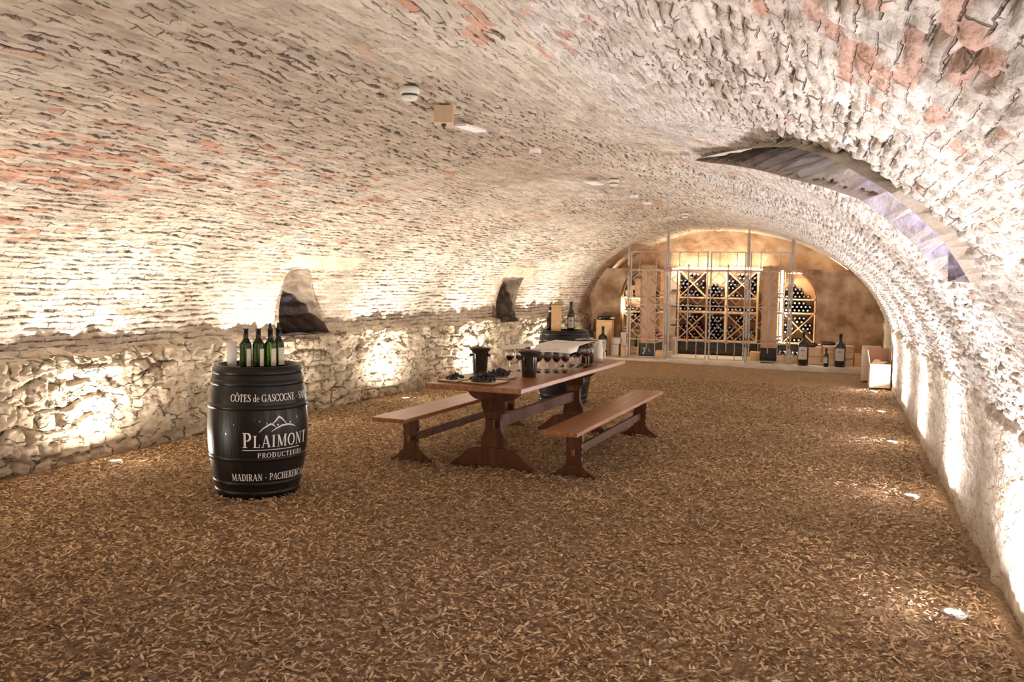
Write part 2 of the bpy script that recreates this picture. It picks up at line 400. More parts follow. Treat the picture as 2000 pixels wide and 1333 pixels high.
# --- rendered base of the right wall
lowR = sst((SG-(TOT-.98-.12*(fbm(YG_*3, SG*3, 83, 3)-.5)))/.08)
dr = (fbm(SG*5, YG_*5, 94, 5)-.5)*.05+(fbm(SG*20, YG_*20, 95, 3)-.5)*.02+.03
D = (dv-.035*(SG < 1.6)*(1-sst((SG-1)/.6)))*(1-lowL)*(1-lowR)+dl*lowL+dr*lowR
# cream lintel stones over the two niches
def lintel(y0, y1, sa, sb): return sst(np.minimum(np.minimum(YG_-y0, y1-YG_), np.minimum(SG-sa, sb-SG))/.03+.5)
sn1 = s_of(-5.44, 1.66, 8.5); sn2 = s_of(-4.96, 1.6, 14.)
lt = np.maximum(lintel(8.15, 9.45, sn1+.0, sn1+.24), lintel(13.6, 14.6, sn2, sn2+.28))
D = D*(1-lt)+lt*(.01+(fbm(SG*6, YG_*6, 96, 3)-.5)*.02)
near = (YG_ < .95)
D = np.where(near, D*.3, D)
PX = X+NX*D; PZ = Z+NZ*D; PY = YG_.copy()
# --- lime wash, bare brick, mortar colours
def cl(a): return np.array(a)[None, None, :]
idc3 = idc[..., None]
tone = cl((.74, .685, .59))*(.86+.26*idc3)
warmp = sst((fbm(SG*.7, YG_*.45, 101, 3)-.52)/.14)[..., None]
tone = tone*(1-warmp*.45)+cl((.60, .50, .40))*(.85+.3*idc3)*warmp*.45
redz = np.exp(-((YG_-4.3)/1.5)**2-((SG-2.95-.12*(YG_-4.3))/.30)**2)+1.0*np.exp(-((YG_-1.75)/.34)**2-((SG-(TOT-2.3))/.15)**2)
redz = redz+.01+.16*sst((fbm(SG*1.1, YG_*.7, 111, 3)-.60)/.1)
isred = (hsh(np.floor(idc*9973), np.floor(idv*7919), 6) < np.clip(redz*.55, 0, .6))[..., None]
rc = fbm(SG*9, YG_*9, 112, 3)[..., None]
redc = cl((.60, .30, .19))*(.8+.5*rc)
tone = np.where(isred, tone*(.45-.2*rc)+redc*(.55+.2*rc), tone)
dirt_shade = (np.exp(-((SG-4.9)/1.0)**2)*sst((fbm(SG*.9, YG_*.6, 105, 3)-.30)/.2))[..., None]  # brown dirt and dimmer light painted together along the vault apex
tone = tone*(1-dirt_shade*.60)+cl((.43, .34, .25))*(.8+.4*idc3)*dirt_shade*.60
wr = right[..., None]
tone = tone*(1-wr)+tone*cl((.99, 1.02, 1.10))*wr  # cool cast of the right-hand lamps painted into the right half's colour
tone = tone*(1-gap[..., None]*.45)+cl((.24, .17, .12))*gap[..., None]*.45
lowt = cl((.70, .62, .48))*(.78+.4*k2[..., None])*(1-.25*fbm(SG*3, YG_*3, 113, 4)[..., None])
lowt = lowt*(1-(g2*reg)[..., None]*.5)+cl((.34, .25, .17))*(g2*reg)[..., None]*.5
tone = tone*(1-lowL[..., None])+lowt*lowL[..., None]
rt_ = cl((.66, .59, .49))*(.75+.5*fbm(SG*4, YG_*4, 114, 5)[..., None])
tone = tone*(1-lowR[..., None])+rt_*lowR[..., None]
tone = tone*(1-lt[..., None])+cl((.80, .74, .56))*lt[..., None]
endp = sst((YG_-17.0)/.3)[..., None]*(SG < 3.2)[..., None]
tone = tone*(1-endp*.8)+cl((.36, .22, .13))*endp*.8

BU = np.where(right > .5, uvR[0], uvL[0]); BV = np.where(right > .5, uvR[1], uvL[1])
BSTR = (1-lowL)*(1-lowR)*(1-lt)*(1-lun)*(.35+.65*patch)
BU = np.where(lun > .5, rotY, BU); BV = np.where(lun > .5, rotS, BV); BSTR = np.maximum(BSTR, lun)
RUB = np.clip(lowL*(1-lt)+.30*lowR, 0, 1)
def grid_obj(name, i0, i1, holes=True):
    ni = i1-i0; nj = len(YS)
    P = np.stack([PX[i0:i1], PY[i0:i1], PZ[i0:i1]], -1).reshape(-1, 3)
    a = (np.arange(ni-1)[:, None]*nj+np.arange(nj-1)[None, :])
    sm = (SG[i0:i1-1, :-1]+SG[i0+1:i1, 1:])/2; ym = (YG_[i0:i1-1, :-1]+YG_[i0+1:i1, 1:])/2
    keep = np.ones(a.shape, bool)
    for pol in (NICHE1, NICHE2, WELL): keep &= ~inpoly(sm, ym, pol)
    a = a[keep]
    F = np.stack([a, a+1, a+nj+1, a+nj], -1)
    me = bpy.data.meshes.new(name)
    me.vertices.add(len(P)); me.vertices.foreach_set('co', P.astype(np.float32).ravel())
    me.loops.add(F.size); me.loops.foreach_set('vertex_index', F.astype(np.int32).ravel())
    me.polygons.add(len(F)); me.polygons.foreach_set('loop_start', np.arange(0, F.size, 4, dtype=np.int32))
    me.update(calc_edges=True)
    at = me.color_attributes.new('tone', 'FLOAT_COLOR', 'POINT')
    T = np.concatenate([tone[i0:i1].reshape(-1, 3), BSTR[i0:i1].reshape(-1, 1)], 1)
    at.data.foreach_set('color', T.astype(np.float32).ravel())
    at = me.attributes.new('brick', 'FLOAT_VECTOR', 'POINT')
    at.data.foreach_set('vector', np.stack([BU[i0:i1], BV[i0:i1], right[i0:i1]], -1).astype(np.float32).ravel())
    at = me.attributes.new('rubble', 'FLOAT', 'POINT'); at.data.foreach_set('value', RUB[i0:i1].astype(np.float32).ravel())
    me.materials.append(MAS)
    o = bpy.data.objects.new(name, me); C.objects.link(o); o['kind'] = 'structure'
    return o
iL = int(np.searchsorted(S8, .9)); iR = int(np.searchsorted(S8, TOT-.9))
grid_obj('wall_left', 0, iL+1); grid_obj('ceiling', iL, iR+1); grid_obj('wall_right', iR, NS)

def shaft(name, poly, dvec, m, depth_steps=6, rough_=.03, cap=None, sub=.09):
    """lining of an opening: the outline pushed outwards through the wall thickness"""
    pts = []
    n = len(poly)
    for i in range(n):
        a = np.array(poly[i]); b = np.array(poly[(i+1) % n]); k = max(1, int(np.hypot(*(b-a))/sub))
        for j in range(k): pts.append(a+(b-a)*j/k)
    pts = np.array(pts); cen = pts.mean(0)
    pts = cen+(pts-cen)*1.012
    x, z = surf(pts[:, 0], pts[:, 1])
    P0 = np.stack([x, pts[:, 1], z], -1)
    nrm = np.roll(P0, -1, 0)-np.roll(P0, 1, 0); nrm = np.cross(nrm, np.array(dvec)); nrm /= np.linalg.norm(nrm, axis=1)[:, None]
    rid = (rng.random(len(P0))-.5)*rough_*1.6
    bm = bmesh.new(); rings = []
    for k in range(depth_steps+1):
        t = k/depth_steps; q = P0+np.array(dvec)*(t*1.03-.03)
        if k > 0: q = q+(rng.random(q.shape)-.5)*rough_*.7+nrm*rid[:, None]
        rings.append([bm.verts.new(p) for p in q])
    m_ = len(P0)
    for k in range(depth_steps):
        for i in range(m_): bm.faces.new((rings[k][i], rings[k][(i+1) % m_], rings[k+1][(i+1) % m_], rings[k+1][i]))
    if cap:
        c = bm.verts.new((P0+np.array(dvec)).mean(0))
        for i in range(m_):
            f = bm.faces.new((rings[-1][i], rings[-1][(i+1) % m_], c)); f.material_index = 1
    me = bpy.data.meshes.new(name); bm.to_mesh(me); bm.free(); me.materials.append(m)
    if cap: me.materials.append(cap)
    o = bpy.data.objects.new(name, me); C.objects.link(o); o['kind'] = 'structure'
    return o
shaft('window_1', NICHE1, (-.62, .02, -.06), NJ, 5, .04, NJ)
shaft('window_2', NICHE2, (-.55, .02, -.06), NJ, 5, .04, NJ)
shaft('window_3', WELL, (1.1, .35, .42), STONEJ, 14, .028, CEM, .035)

def area(name, loc, rot, sx, sy, e, col):
    l = bpy.data.lights.new(name, 'AREA'); l.shape = 'RECTANGLE'; l.size = sx; l.size_y = sy; l.energy = e; l.color = col
    o = bpy.data.objects.new(name, l); C.objects.link(o); o.location = loc; o.rotation_euler = rot
    return o
# bluish daylight that leaks down the window shafts, plus an added fill light in the well
area('daylight_well', (1.1, 3.95, 2.15), (0, math.radians(110), 0), .35, .5, 12, (.45, .50, 1))
pl_ = bpy.data.lights.new('well_fill', 'POINT'); pl_.energy = 2.6; pl_.shadow_soft_size = .12; pl_.color = (.95, .93, 1)  # fill light added inside the well to brighten its lining
po_ = bpy.data.objects.new('well_fill', pl_); C.objects.link(po_); po_.location = (.42, 4.55, 2.36)
area('daylight_niche', (-6.15, 8.95, 1.40), (0, math.radians(-40), 0), .12, .3, 1.2, (.5, .6, 1))

# ------------------------------------------------------------------ floor
fx = np.linspace(-6.6, 1.6, 165); fy = np.concatenate([np.linspace(-3.3, 2, 20), np.linspace(2.1, 16.95, 290)])
FX, FY = np.meshgrid(fx, fy, indexing='ij')
def fheight(x, y):
    rise = sst((y-14.2)/2.4)*(.035+.05*sst((-x-.5)/2.5))
    return rise+(fbm(x*1.7, y*1.7, 121, 3)-.5)*.03
FZ = fheight(FX, FY)+(fbm(FX*9, FY*9, 122, 2)-.5)*.012-.01
n1, n2_ = FX.shape
a = (np.arange(n1-1)[:, None]*n2_+np.arange(n2_-1)[None, :]).ravel()
F = np.stack([a, a+n2_, a+n2_+1, a+1], -1)
me = bpy.data.meshes.new('floor'); me.from_pydata(np.stack([FX, FY, FZ], -1).reshape(-1, 3).tolist(), [], F.tolist()); me.materials.append(GROUND)
me.polygons.foreach_set('use_smooth', np.ones(len(F), bool))
fo = bpy.data.objects.new('floor', me); C.objects.link(fo); fo['kind'] = 'structure'

# wood chips strewn over the whole floor
NCH = 150000
u = rng.random(NCH); cy = 2.2*(14.6/2.2)**(u**.82)
cx = -6.0+6.95*rng.random(NCH)
xlo = np.interp(cy, [0, 8, 10, 12, 15, 17], [-5.85, -5.75, -5.55, -5.38, -4.95, -4.55])
keep = (np.hypot(cx+3.93, cy-5.57) > .285) & (np.hypot(cx+3.25, cy-11.2) > .285) & (cx > xlo) & (cx < .80) & (cx > -1.05*cy-1.2) & (cx < .25*cy+.6)
cx = cx[keep]; cy = cy[keep]; n = len(cx)
ang = rng.random(n)*2*PI; ln = (.008+.018*rng.random(n)**1.6); wd = (.0028+.0045*rng.random(n)); 
tl = (rng.random(n)-.5)*.9; ro = (rng.random(n)-.5)*1.3
dx = np.stack([np.cos(ang)*np.cos(tl), np.sin(ang)*np.cos(tl), np.sin(tl)], -1)
sd = np.stack([-np.sin(ang)*np.cos(ro), np.cos(ang)*np.cos(ro), np.sin(ro)], -1)
c = np.stack([cx, cy, fheight(cx, cy)+.003+.008*rng.random(n)], -1)
bend = np.array([0, 0, 1])[None]*(ln*.25*(rng.random(n)-.3))[:, None]
V = np.empty((n, 6, 3))
V[:, 0] = c-dx*ln[:, None]-sd*wd[:, None]*.5; V[:, 1] = c-dx*ln[:, None]+sd*wd[:, None]*.5
V[:, 2] = c+sd*wd[:, None]+bend; V[:, 3] = c-sd*wd[:, None]+bend
V[:, 4] = c+dx*ln[:, None]+sd*wd[:, None]*.5; V[:, 5] = c+dx*ln[:, None]-sd*wd[:, None]*.5
b0 = np.arange(n)*6
F = np.stack([np.stack([b0, b0+1, b0+2, b0+3], -1), np.stack([b0+3, b0+2, b0+4, b0+5], -1)], 1).reshape(-1)
me = bpy.data.meshes.new('wood_chips'); me.vertices.add(n*6); me.vertices.foreach_set('co', V.astype(np.float32).ravel())
me.loops.add(len(F)); me.loops.foreach_set('vertex_index', F.astype(np.int32)); me.polygons.add(n*2)
me.polygons.foreach_set('loop_start', np.arange(0, len(F), 4, dtype=np.int32)); me.update(calc_edges=True)
k = rng.random(n)[:, None]; pal = np.array([[.37, .235, .125], [.56, .39, .225], [.74, .56, .35], [.20, .12, .065], [.64, .46, .27]])
cc = pal[rng.integers(0, 5, n)]*(.70+.45*k)*(.62+.62*fbm(cx*.9, cy*.9, 131, 3))[:, None]*np.array([[.98, .95, .93]]); lite = rng.random(n) < .02; cc[lite] = (.74, .62, .47)
cc = np.repeat(np.concatenate([cc, np.ones((n, 1))], 1), 6, 0)
at = me.color_attributes.new('tone', 'FLOAT_COLOR', 'POINT'); at.data.foreach_set('color', cc.astype(np.float32).ravel())
me.materials.append(CHIP)
o = bpy.data.objects.new('wood_chips', me); C.objects.link(o)
tag(o, 'brown wood chips and shavings strewn thickly over the whole cellar floor', 'wood chips', kind='stuff')

# ------------------------------------------------------------------ end of the cellar
def structure(o): o['kind'] = 'structure'; return o
def wallprism(name, poly, y0, y1, m, sub=.09):
    mb = MB(); mb.prism(poly, y0, y1)
    return structure(mb.build(name, m))
structure(MB().box(-6.3, 1.3, YEND-.12, YEND+.1, -.1, 2.9).build('wall_back', BACKP))
structure(MB().box(-6.5, 1.5, -3.4, -3.2, -.1, 2.9).build('wall_front', CEM))
structure(MB().box(-5.6, 1.3, 16.72, YEND, -.2, .12).build('trim_1', CONC, bevel=.01))
def arc(cx_, cz, rx, rz_, a0, a1, k=10): return [(cx_+rx*math.cos(a0+(a1-a0)*i/k), cz+rz_*math.sin(a0+(a1-a0)*i/k)) for i in range(k+1)]
wallprism('wall_alcove_left', [(-5.2, .1), (-3.97, .1), (-3.97, 1.30)]+arc(-3.45, 1.30, .52, .52, PI, PI*.56, 9)+[(-3.54, 1.82), (-5.2, 1.82)], 17.6, 18.0, PLAS)
wallprism('wall_alcove_right', [(1.2, .1), (1.2, 1.83), (-.80, 1.83)]+arc(-.82, 1.30, .52, .52, PI*.44, 0, 9)+[(-.30, .1)], 17.6, 18.0, PLAS)
structure(MB().box(-3.25, -2.99, 18.3, YEND-.1, .1, 1.83).build('trim_2', CONC))
structure(MB().box(-1.30, -.32, 18.3, YEND-.1, .1, 1.83).build('trim_3', CONC))
structure(MB().box(-3.97, -3.25, 18.3, YEND-.1, .1, 1.83).build('trim_4', CONC))

# ------------------------------------------------------------------ uplights sunk in the floor
def uplight(x, y, label, tx_, energy, wide, col, size=85):
    t = thing('floor_spotlight', label, 'spotlight', (x, y, float(fheight(np.array(x), np.array(y)))), 0, 'uplights sunk in the floor along the walls')
    MB().lathe([(.062, -.03), (.062, .012), (.048, .014), (.045, .006), (.045, -.03)], 20, cap0=False, cap1=False).build('steel_ring', STEEL, t)
    MB().lathe([(.045, -.03), (.045, .006), (.03, .009), (.01, .010)], 20).build('lens', LENS, t)
    l = bpy.data.lights.new('spotlight_beam', 'SPOT'); l.energy = energy; l.color = col
    l.spot_size = math.radians(size if x < 0 else 66); l.spot_blend = .85; l.shadow_soft_size = .03
    lo = bpy.data.objects.new('spotlight_beam', l); C.objects.link(lo); lo.parent = t; lo.location = (0, 0, .03)
    lo.rotation_euler = (0, PI+tx_, 0)
    l = bpy.data.lights.new('spotlight_glow', 'AREA'); l.shape = 'DISK'; l.size = .085; l.energy = wide; l.color = col
    lo = bpy.data.objects.new('spotlight_glow', l); C.objects.link(lo); lo.parent = t; lo.location = (0, 0, .028)
    lo.rotation_euler = (0, PI-tx_*(1.7 if x > 0 else 2.4), 0)
    return t
for i, (y, lb) in enumerate([(-2.5, None), (-.1, None), (2.35, None), (4.72, 'lit floor spotlight nearest the camera by the right wall'), (7.29, 'lit floor spotlight by the right wall, second from the front'),
        (9.73, 'lit floor spotlight by the right wall, third from the front'), (12.05, 'lit floor spotlight by the right wall, fourth from the front'),
        (14.27, 'lit floor spotlight just before the pale cartons by the right wall')]):
    uplight(.60, y, lb or 'floor spotlight behind the viewer by the right wall', math.radians(8), SPOT_R*(1 if y > 2 else .5), WIDE_R*(1 if y > 2 else .5), COL_R)
for i, (x, y, lb) in enumerate([(-5.5, -1.4, None), (-5.5, 1.0, None), (-5.5, 3.5, None), (-5.57, 5.92, 'lit floor spotlight at the left wall, in front of the printed barrel'), (-5.42, 8.25, 'floor spotlight at the left wall hidden by the printed barrel'),
        (-5.22, 10.62, 'lit floor spotlight at the left wall seen past the left bench'), (-5.1, 13.0, 'floor spotlight at the left wall hidden behind the table'), (-4.75, 15.4, 'floor spotlight at the left wall hidden behind the ice buckets')]):
    uplight(x, y, lb or 'floor spotlight behind the viewer by the left wall', math.radians(-6), SPOT_L*(1 if y > 2 else .5), WIDE_L*(1 if y > 2 else .5), COL_L)

# ------------------------------------------------------------------ bottles
def bottle_profile(r, h, neck_r=.0145, shoulder=.62, neck=.76):
    return [(r*.8, 0), (r*.97, h*.012), (r, h*.03), (r, h*(shoulder-.05)), (r*.985, h*shoulder), (r*.90, h*(shoulder+.04)), (r*.68, h*(shoulder+.085)), (neck_r*1.35, h*(neck-.015)), (neck_r*1.08, h*(neck+.02)), (neck_r, h*.955), (neck_r*1.12, h*.957), (neck_r*1.12, h*.99), (neck_r*.9, h)]
def make_bottle(name, label, cat, loc, r, h, gm, cap, lab=None, lab_z=(.12, .46), lab_a=(-70, 70), rz=0, group=None, neck_r=None, capz=.80, logo=False, labels=None, neckband=None, parent=None):
    t = thing(name, label, cat, loc, rz, group)
    nr = neck_r or r*.38
    pr = bottle_profile(r, h, nr)
    MB().lathe(pr, 28).build('glass_body', gm, t)
    cp = [(nr*1.10+.0006, h*capz), (nr*1.08, h*.95), (nr*1.2, h*.953), (nr*1.2, h*.992), (nr*1.05, h*1.003)]
    MB().lathe(cp, 18, cap0=False).build('capsule', cap, t)
    def patch_(z0, z1, a0, a1, m, nm, off=.0012, par=t, shape=None):
        mb = MB(); k = 14; rows = []
        for z in (z0, z1): rows.append([mb.bm.verts.new(((r+off)*math.cos(a), (r+off)*math.sin(a), z*h)) for a in [math.radians(a0+(a1-a0)*i/k)-PI/2 for i in range(k+1)]])
        for i in range(k): mb.bm.faces.new((rows[0][i], rows[0][i+1], rows[1][i+1], rows[1][i]))
        return mb.build(nm, m, par)
    for (a0, a1) in (labels or ([lab_a] if lab else [])):
        p = patch_(lab_z[0], lab_z[1], a0, a1, lab, 'paper_label')
        if logo:
            mb = MB(); k = 12; cz = h*(lab_z[0]+(lab_z[1]-lab_z[0])*.68); rr = r*.32
            c = mb.bm.verts.new((0, -(r+.003), cz)); pv = None
            for i in range(k+1):
                a = PI*i/k; v = mb.bm.verts.new((rr*math.cos(a), -math.sqrt((r+.003)**2-(rr*math.cos(a))**2), cz+rr*.8*math.sin(a)))
                if pv: mb.bm.faces.new((c, v, pv))
                pv = v
            mb.build('blue_emblem', BLUE, p)
            mb = MB()
            zz = h*(lab_z[0]+(lab_z[1]-lab_z[0])*.30)
            for i in range(5): mb.box(-r*.30+i*r*.12, -r*.22+i*r*.12, -(r+.0035), -(r+.002), zz, zz+.007)
            mb.build('label_printing', INK, p)
            mb = MB()
            for i in range(14):
                a = PI+PI*i/13; mb.box(r*.34*math.cos(a)-.002, r*.34*math.cos(a)+.002, -(math.sqrt(r*r-(r*.34*math.cos(a))**2)+.003), -(math.sqrt(r*r-(r*.34*math.cos(a))**2)+.0015), cz+rr*.7*math.sin(a)-.002, cz+rr*.7*math.sin(a)+.003)
            mb.build('emblem_outline', INK, p)
    if neckband: MB().lathe([(nr*1.16, h*neckband[0]), (nr*1.16, h*neckband[1])], 18, cap0=False, cap1=False).build('neck_band', CAPW, t)
    return t

# ------------------------------------------------------------------ lettering made of strokes
TH, TN = .17, .065
def _arc(cx_, cy_, rx, ry, a0, a1, k=14, th=TH, tn=TN):
    pts = []; ws = []
    for i in range(k+1):
        a = math.radians(a0+(a1-a0)*i/k); pts.append((cx_+rx*math.cos(a), cy_+ry*math.sin(a))); ws.append(tn+(th-tn)*abs(math.cos(a))**1.3)
    return (pts, ws)
def _l(x0, y0, x1, y1, w): return ([(x0, y0), (x1, y1)], [w, w])
def _sf(x, y, w=.34): return _l(x-w/2, y, x+w/2, y, .045)
def glyph(c):
    b, t_ = .022, .978
    if c == 'I': return .36, [_l(.18, 0, .18, 1, TH), _sf(.18, b), _sf(.18, t_)]
    if c == 'L': return .66, [_l(.2, 0, .2, 1, TH), _sf(.2, t_), _l(.03, b, .6, b, .05), _l(.59, 0, .62, .27, .06)]
    if c == 'T': return .70, [_l(.35, 0, .35, 1, TH), _sf(.35, b), _l(.03, t_, .67, t_, .06), _l(.05, 1, .03, .74, .05), _l(.65, 1, .67, .74, .05)]
    if c == 'E': return .66, [_l(.2, 0, .2, 1, TH), _l(.03, b, .6, b, .05), _l(.03, t_, .58, t_, .05), _l(.2, .5, .48, .5, .05), _l(.48, .38, .48, .62, .04), _l(.59, 0, .62, .26, .05), _l(.57, 1, .58, .76, .05)]
    if c in 'CG':
        g = [_arc(.42, .5, .36, .475, 38, 322, 22), _l(.70, .98, .70, .68, .05)]
        if c == 'G': return .84, g+[_l(.70, .05, .70, .42, TH), _sf(.70, .43, .30)]
        return .78, g+[_l(.70, .20, .74, .28, .05)]
    if c == 'O' or c == 'Ô':
        g = [_arc(.42, .5, .36, .475, 0, 360, 28)]
        if c == 'Ô': g += [_l(.26, 1.10, .43, 1.26, .07), _l(.41, 1.26, .58, 1.10, .07)]
        return .84, g
    if c == 'D': return .82, [_l(.2, 0, .2, 1, TH), _l(.03, b, .36, b, .05), _l(.03, t_, .36, t_, .05), _arc(.34, .5, .38, .475, -90, 90, 16)]
    if c == 'P': return .68, [_l(.2, 0, .2, 1, TH), _sf(.2, b), _l(.03, t_, .38, t_, .05), _l(.2, .46, .38, .46, .05), _arc(.36, .72, .24, .255, -90, 90, 14)]
    if c == 'B': return .70, [_l(.2, 0, .2, 1, TH), _l(.03, b, .4, b, .05), _l(.03, t_, .36, t_, .05), _l(.2, .53, .38, .53, .05), _arc(.35, .76, .2, .22, -90, 90, 12), _arc(.38, .28, .25, .26, -90, 90, 12)]
    if c == 'R': return .76, [_l(.2, 0, .2, 1, TH), _sf(.2, b), _l(.03, t_, .38, t_, .05), _l(.2, .49, .38, .49, .05), _arc(.36, .735, .23, .24, -90, 90, 14), _l(.38, .49, .68, 0, .15), _sf(.68, b, .18)]
    if c == 'K': return .80, [_l(.2, 0, .2, 1, TH), _sf(.2, b), _sf(.2, t_), _l(.26, .42, .62, 1, .06), _l(.36, .56, .68, 0, .15), _sf(.66, b, .26), _sf(.62, t_, .26)]
    if c == 'H': return .88, [_l(.2, 0, .2, 1, TH), _l(.68, 0, .68, 1, TH), _sf(.2, b), _sf(.2, t_), _sf(.68, b), _sf(.68, t_), _l(.2, .5, .68, .5, .05)]
    if c == 'N': return .88, [_l(.17, 0, .17, 1, TN), _l(.71, 0, .71, 1, TN), _l(.17, .97, .71, .03, .17), _sf(.17, b, .26), _sf(.14, t_, .26), _sf(.71, t_, .26)]
    if c == 'M': return 1.06, [_l(.17, 0, .17, 1, TN), _l(.88, 0, .88, 1, TH), _l(.19, .98, .52, .06, .16), _l(.52, .06, .86, .98, .06), _sf(.17, b, .28), _sf(.88, b, .32), _sf(.13, t_, .22), _sf(.90, t_, .28)]
    if c == 'A': return .86, [_l(.12, 0, .42, 1, TN), _l(.44, 1, .73, 0, .17), _l(.22, .33, .62, .33, .05), _sf(.12, b, .26), _sf(.73, b, .30)]
    if c == 'V': return .84, [_l(.12, 1, .42, 0, .17), _l(.42, 0, .72, 1, TN), _sf(.12, t_, .30), _sf(.73, t_, .24)]
    if c == 'U': return .86, [_l(.2, 1, .2, .3, TH), _l(.69, 1, .69, .3, TN), _arc(.445, .32, .245, .30, 180, 360, 12), _sf(.2, t_), _sf(.69, t_, .26)]
    if c == 'S': return .60, [([(.50, .86), (.40, .95), (.28, .97), (.15, .90), (.12, .76), (.22, .62), (.38, .50), (.50, .38), (.52, .22), (.42, .07), (.28, .03), (.14, .10), (.09, .22)], [.06, .06, .08, .12, .14, .17, .18, .17, .14, .11, .07, .06, .05]), _l(.52, .98, .52, .72, .045), _l(.08, .02, .08, .28, .045)]
    if c == 'd': return .56, [_l(.42, 0, .42, 1, .12), _arc(.27, .30, .19, .28, 0, 360, 18, .12, .05), _sf(.36, t_, .18), _sf(.46, b, .14)]
    if c == 'e': return .50, [_arc(.25, .30, .19, .28, 0, 310, 18, .12, .05), _l(.09, .34, .42, .34, .05)]
    if c == 'u': return .58, [_l(.15, .58, .15, .15, .12), _l(.44, .58, .44, 0, .12), _arc(.28, .17, .14, .14, 180, 320, 8, .1, .05), _sf(.10, .56, .16), _sf(.38, .56, .16), _sf(.49, b, .14)]
    if c == '-': return .42, [_l(.08, .42, .34, .42, .10)]
    return .34, []
def text_width(t, cap, sx, sp=.06): return sum((glyph(c)[0]+sp)*cap*sx for c in t)
def strokes_on_barrel(mb, strokes, x0, z0, cap, sx, Rf, off=.0035):
    """strokes in glyph units -> ribbon on the bulging barrel wall; x is arc length around it"""
    for pts, ws in strokes:
        pp = []
        for i in range(len(pts)-1):
            k = max(1, int(math.hypot(pts[i+1][0]-pts[i][0], pts[i+1][1]-pts[i][1])/.22))
            for j in range(k): t = j/k; pp.append((pts[i][0]*(1-t)+pts[i+1][0]*t, pts[i][1]*(1-t)+pts[i+1][1]*t, ws[i]*(1-t)+ws[i+1]*t))
        pp.append((*pts[-1], ws[-1]))
        pv = None
        for i, (x, y, w_) in enumerate(pp):
            a = pp[max(i-1, 0)]; b = pp[min(i+1, len(pp)-1)]; dx_, dy_ = b[0]-a[0], b[1]-a[1]; l = math.hypot(dx_, dy_) or 1
            nx, ny = -dy_/l*w_/2, dx_/l*w_/2; vs = []
            for sgn in (1, -1):
                gx = x0+(x+nx*sgn)*cap*sx; gz = z0+(y+ny*sgn)*cap
                R_ = Rf(gz)+off; an = gx/Rf(.5)-PI/2
                vs.append(mb.bm.verts.new((R_*math.cos(an), R_*math.sin(an), gz)))
            if pv: mb.bm.faces.new((pv[0], vs[0], vs[1], pv[1]))
            pv = vs
def write(mb, text, x, z, cap, sx, Rf, sp=.06, caps=None):
    for i, c in enumerate(text):
        cp = caps[i] if caps else cap
        w_, g = glyph(c); strokes_on_barrel(mb, g, x, z, cp, sx, Rf); x += (w_+sp)*cp*sx
    return x

# ------------------------------------------------------------------ barrels
HB = .935
def Rb(z): return .286+(.346-.286)*math.sin(PI*min(max(z/HB, 0), 1))**.9+.016*z/HB
def make_barrel(label, loc, rz, printed):
    t = thing('wine_barrel', label, 'barrel', loc, rz, 'black painted barrels')
    prof = [(Rb(z), z) for z in [HB*i/26 for i in range(27)]]
    # hollow croze: the staves rise a little above the head
    prof += [(Rb(HB)-.022, HB), (Rb(HB)-.024, HB-.03)]
    MB().lathe(prof, 56, cap0=True, cap1=False).build('staves', BARREL, t)
    MB().lathe([(Rb(HB)-.024, HB-.034), (.002, HB-.034)], 40, cap0=False, cap1=True).build('head', HEAD, t)
    for z0, z1 in ((.012, .055), (.085, .125), (.27, .305), (.635, .67), (.80, .84), (.875, .922)):
        MB().lathe([(Rb(z0), z0), (Rb(z0)+.0035, z0+.001), (Rb((z0+z1)/2)+.0035, (z0+z1)/2), (Rb(z1)+.0035, z1-.001), (Rb(z1), z1)], 56, cap0=False, cap1=False).build('hoop', HOOP, t)
    if printed:
        R0 = Rb(.5)
        deg = lambda d: math.radians(d)*R0
        mb = MB(); write(mb, 'CÔTES de GASCOGNE - SAINT MONT', deg(-32), .700, .050, .80, Rb, .03); o = mb.build('top_line_lettering', WHITEP, t); o['label'] = 'white lettering'
        mb = MB(); write(mb, 'MADIRAN - PACHERENC du VIC-BILH', deg(-33), .140, .050, .80, Rb, .045); o = mb.build('bottom_line_lettering', WHITEP, t); o['label'] = 'white lettering'
        mb = MB(); big = .105; sm = .085
        x0 = deg(-17.5)
        write(mb, 'PLAIMONT', x0, .380, sm, .86, Rb, .12, [big]+[sm]*7)
        write(mb, 'PRODUCTEURS', deg(-1), .306, .035, 1.05, Rb, .16)
        s1 = [([(0, 0), (5.6, 0)], [.055, .055])]
        strokes_on_barrel(mb, s1, deg(-17.5), .362, .085, .92, Rb)
        o = mb.build('name_lettering', WHITEP, t); o['label'] = 'white lettering'
        mb = MB()
        m1 = [([(0, 0), (.35, .28), (.8, .52), (1.15, .66), (1.4, .56), (1.6, .40)], [.05, .09, .13, .15, .12, .04]),
              ([(1.25, .62), (1.6, .86), (2.0, 1.22), (2.35, 1.02), (2.8, .58)], [.04, .12, .16, .13, .05]),
              ([(1.2, .02), (1.7, .28), (2.3, .47), (3.0, .52), (3.6, .42), (3.95, .24)], [.04, .10, .14, .14, .10, .04])]
        strokes_on_barrel(mb, m1, deg(1), .488, .085, .82, Rb)
        o = mb.build('mountain_emblem', WHITEP, t); o['label'] = 'white mountain outline emblem'
    return t
make_barrel('black wine barrel printed with white lettering, carrying four green bottles', (-3.93, 5.57, -.005), math.radians(35.2), True)
make_barrel('plain black wine barrel standing behind the far end of the table', (-3.25, 11.2, -.005), .6, False)
HZ = HB-.034-.005
rzb = math.radians(35)
def bb(x, y, la, name, lb, labs, **k): make_bottle('wine_bottle', lb, 'bottle', (x, y, HZ), .042, .295, la or GGREEND, CAPD, LABEL, (.10, .52), labels=labs, rz=rzb, neck_r=.0165, group='green wine bottles on the printed barrel', **k)
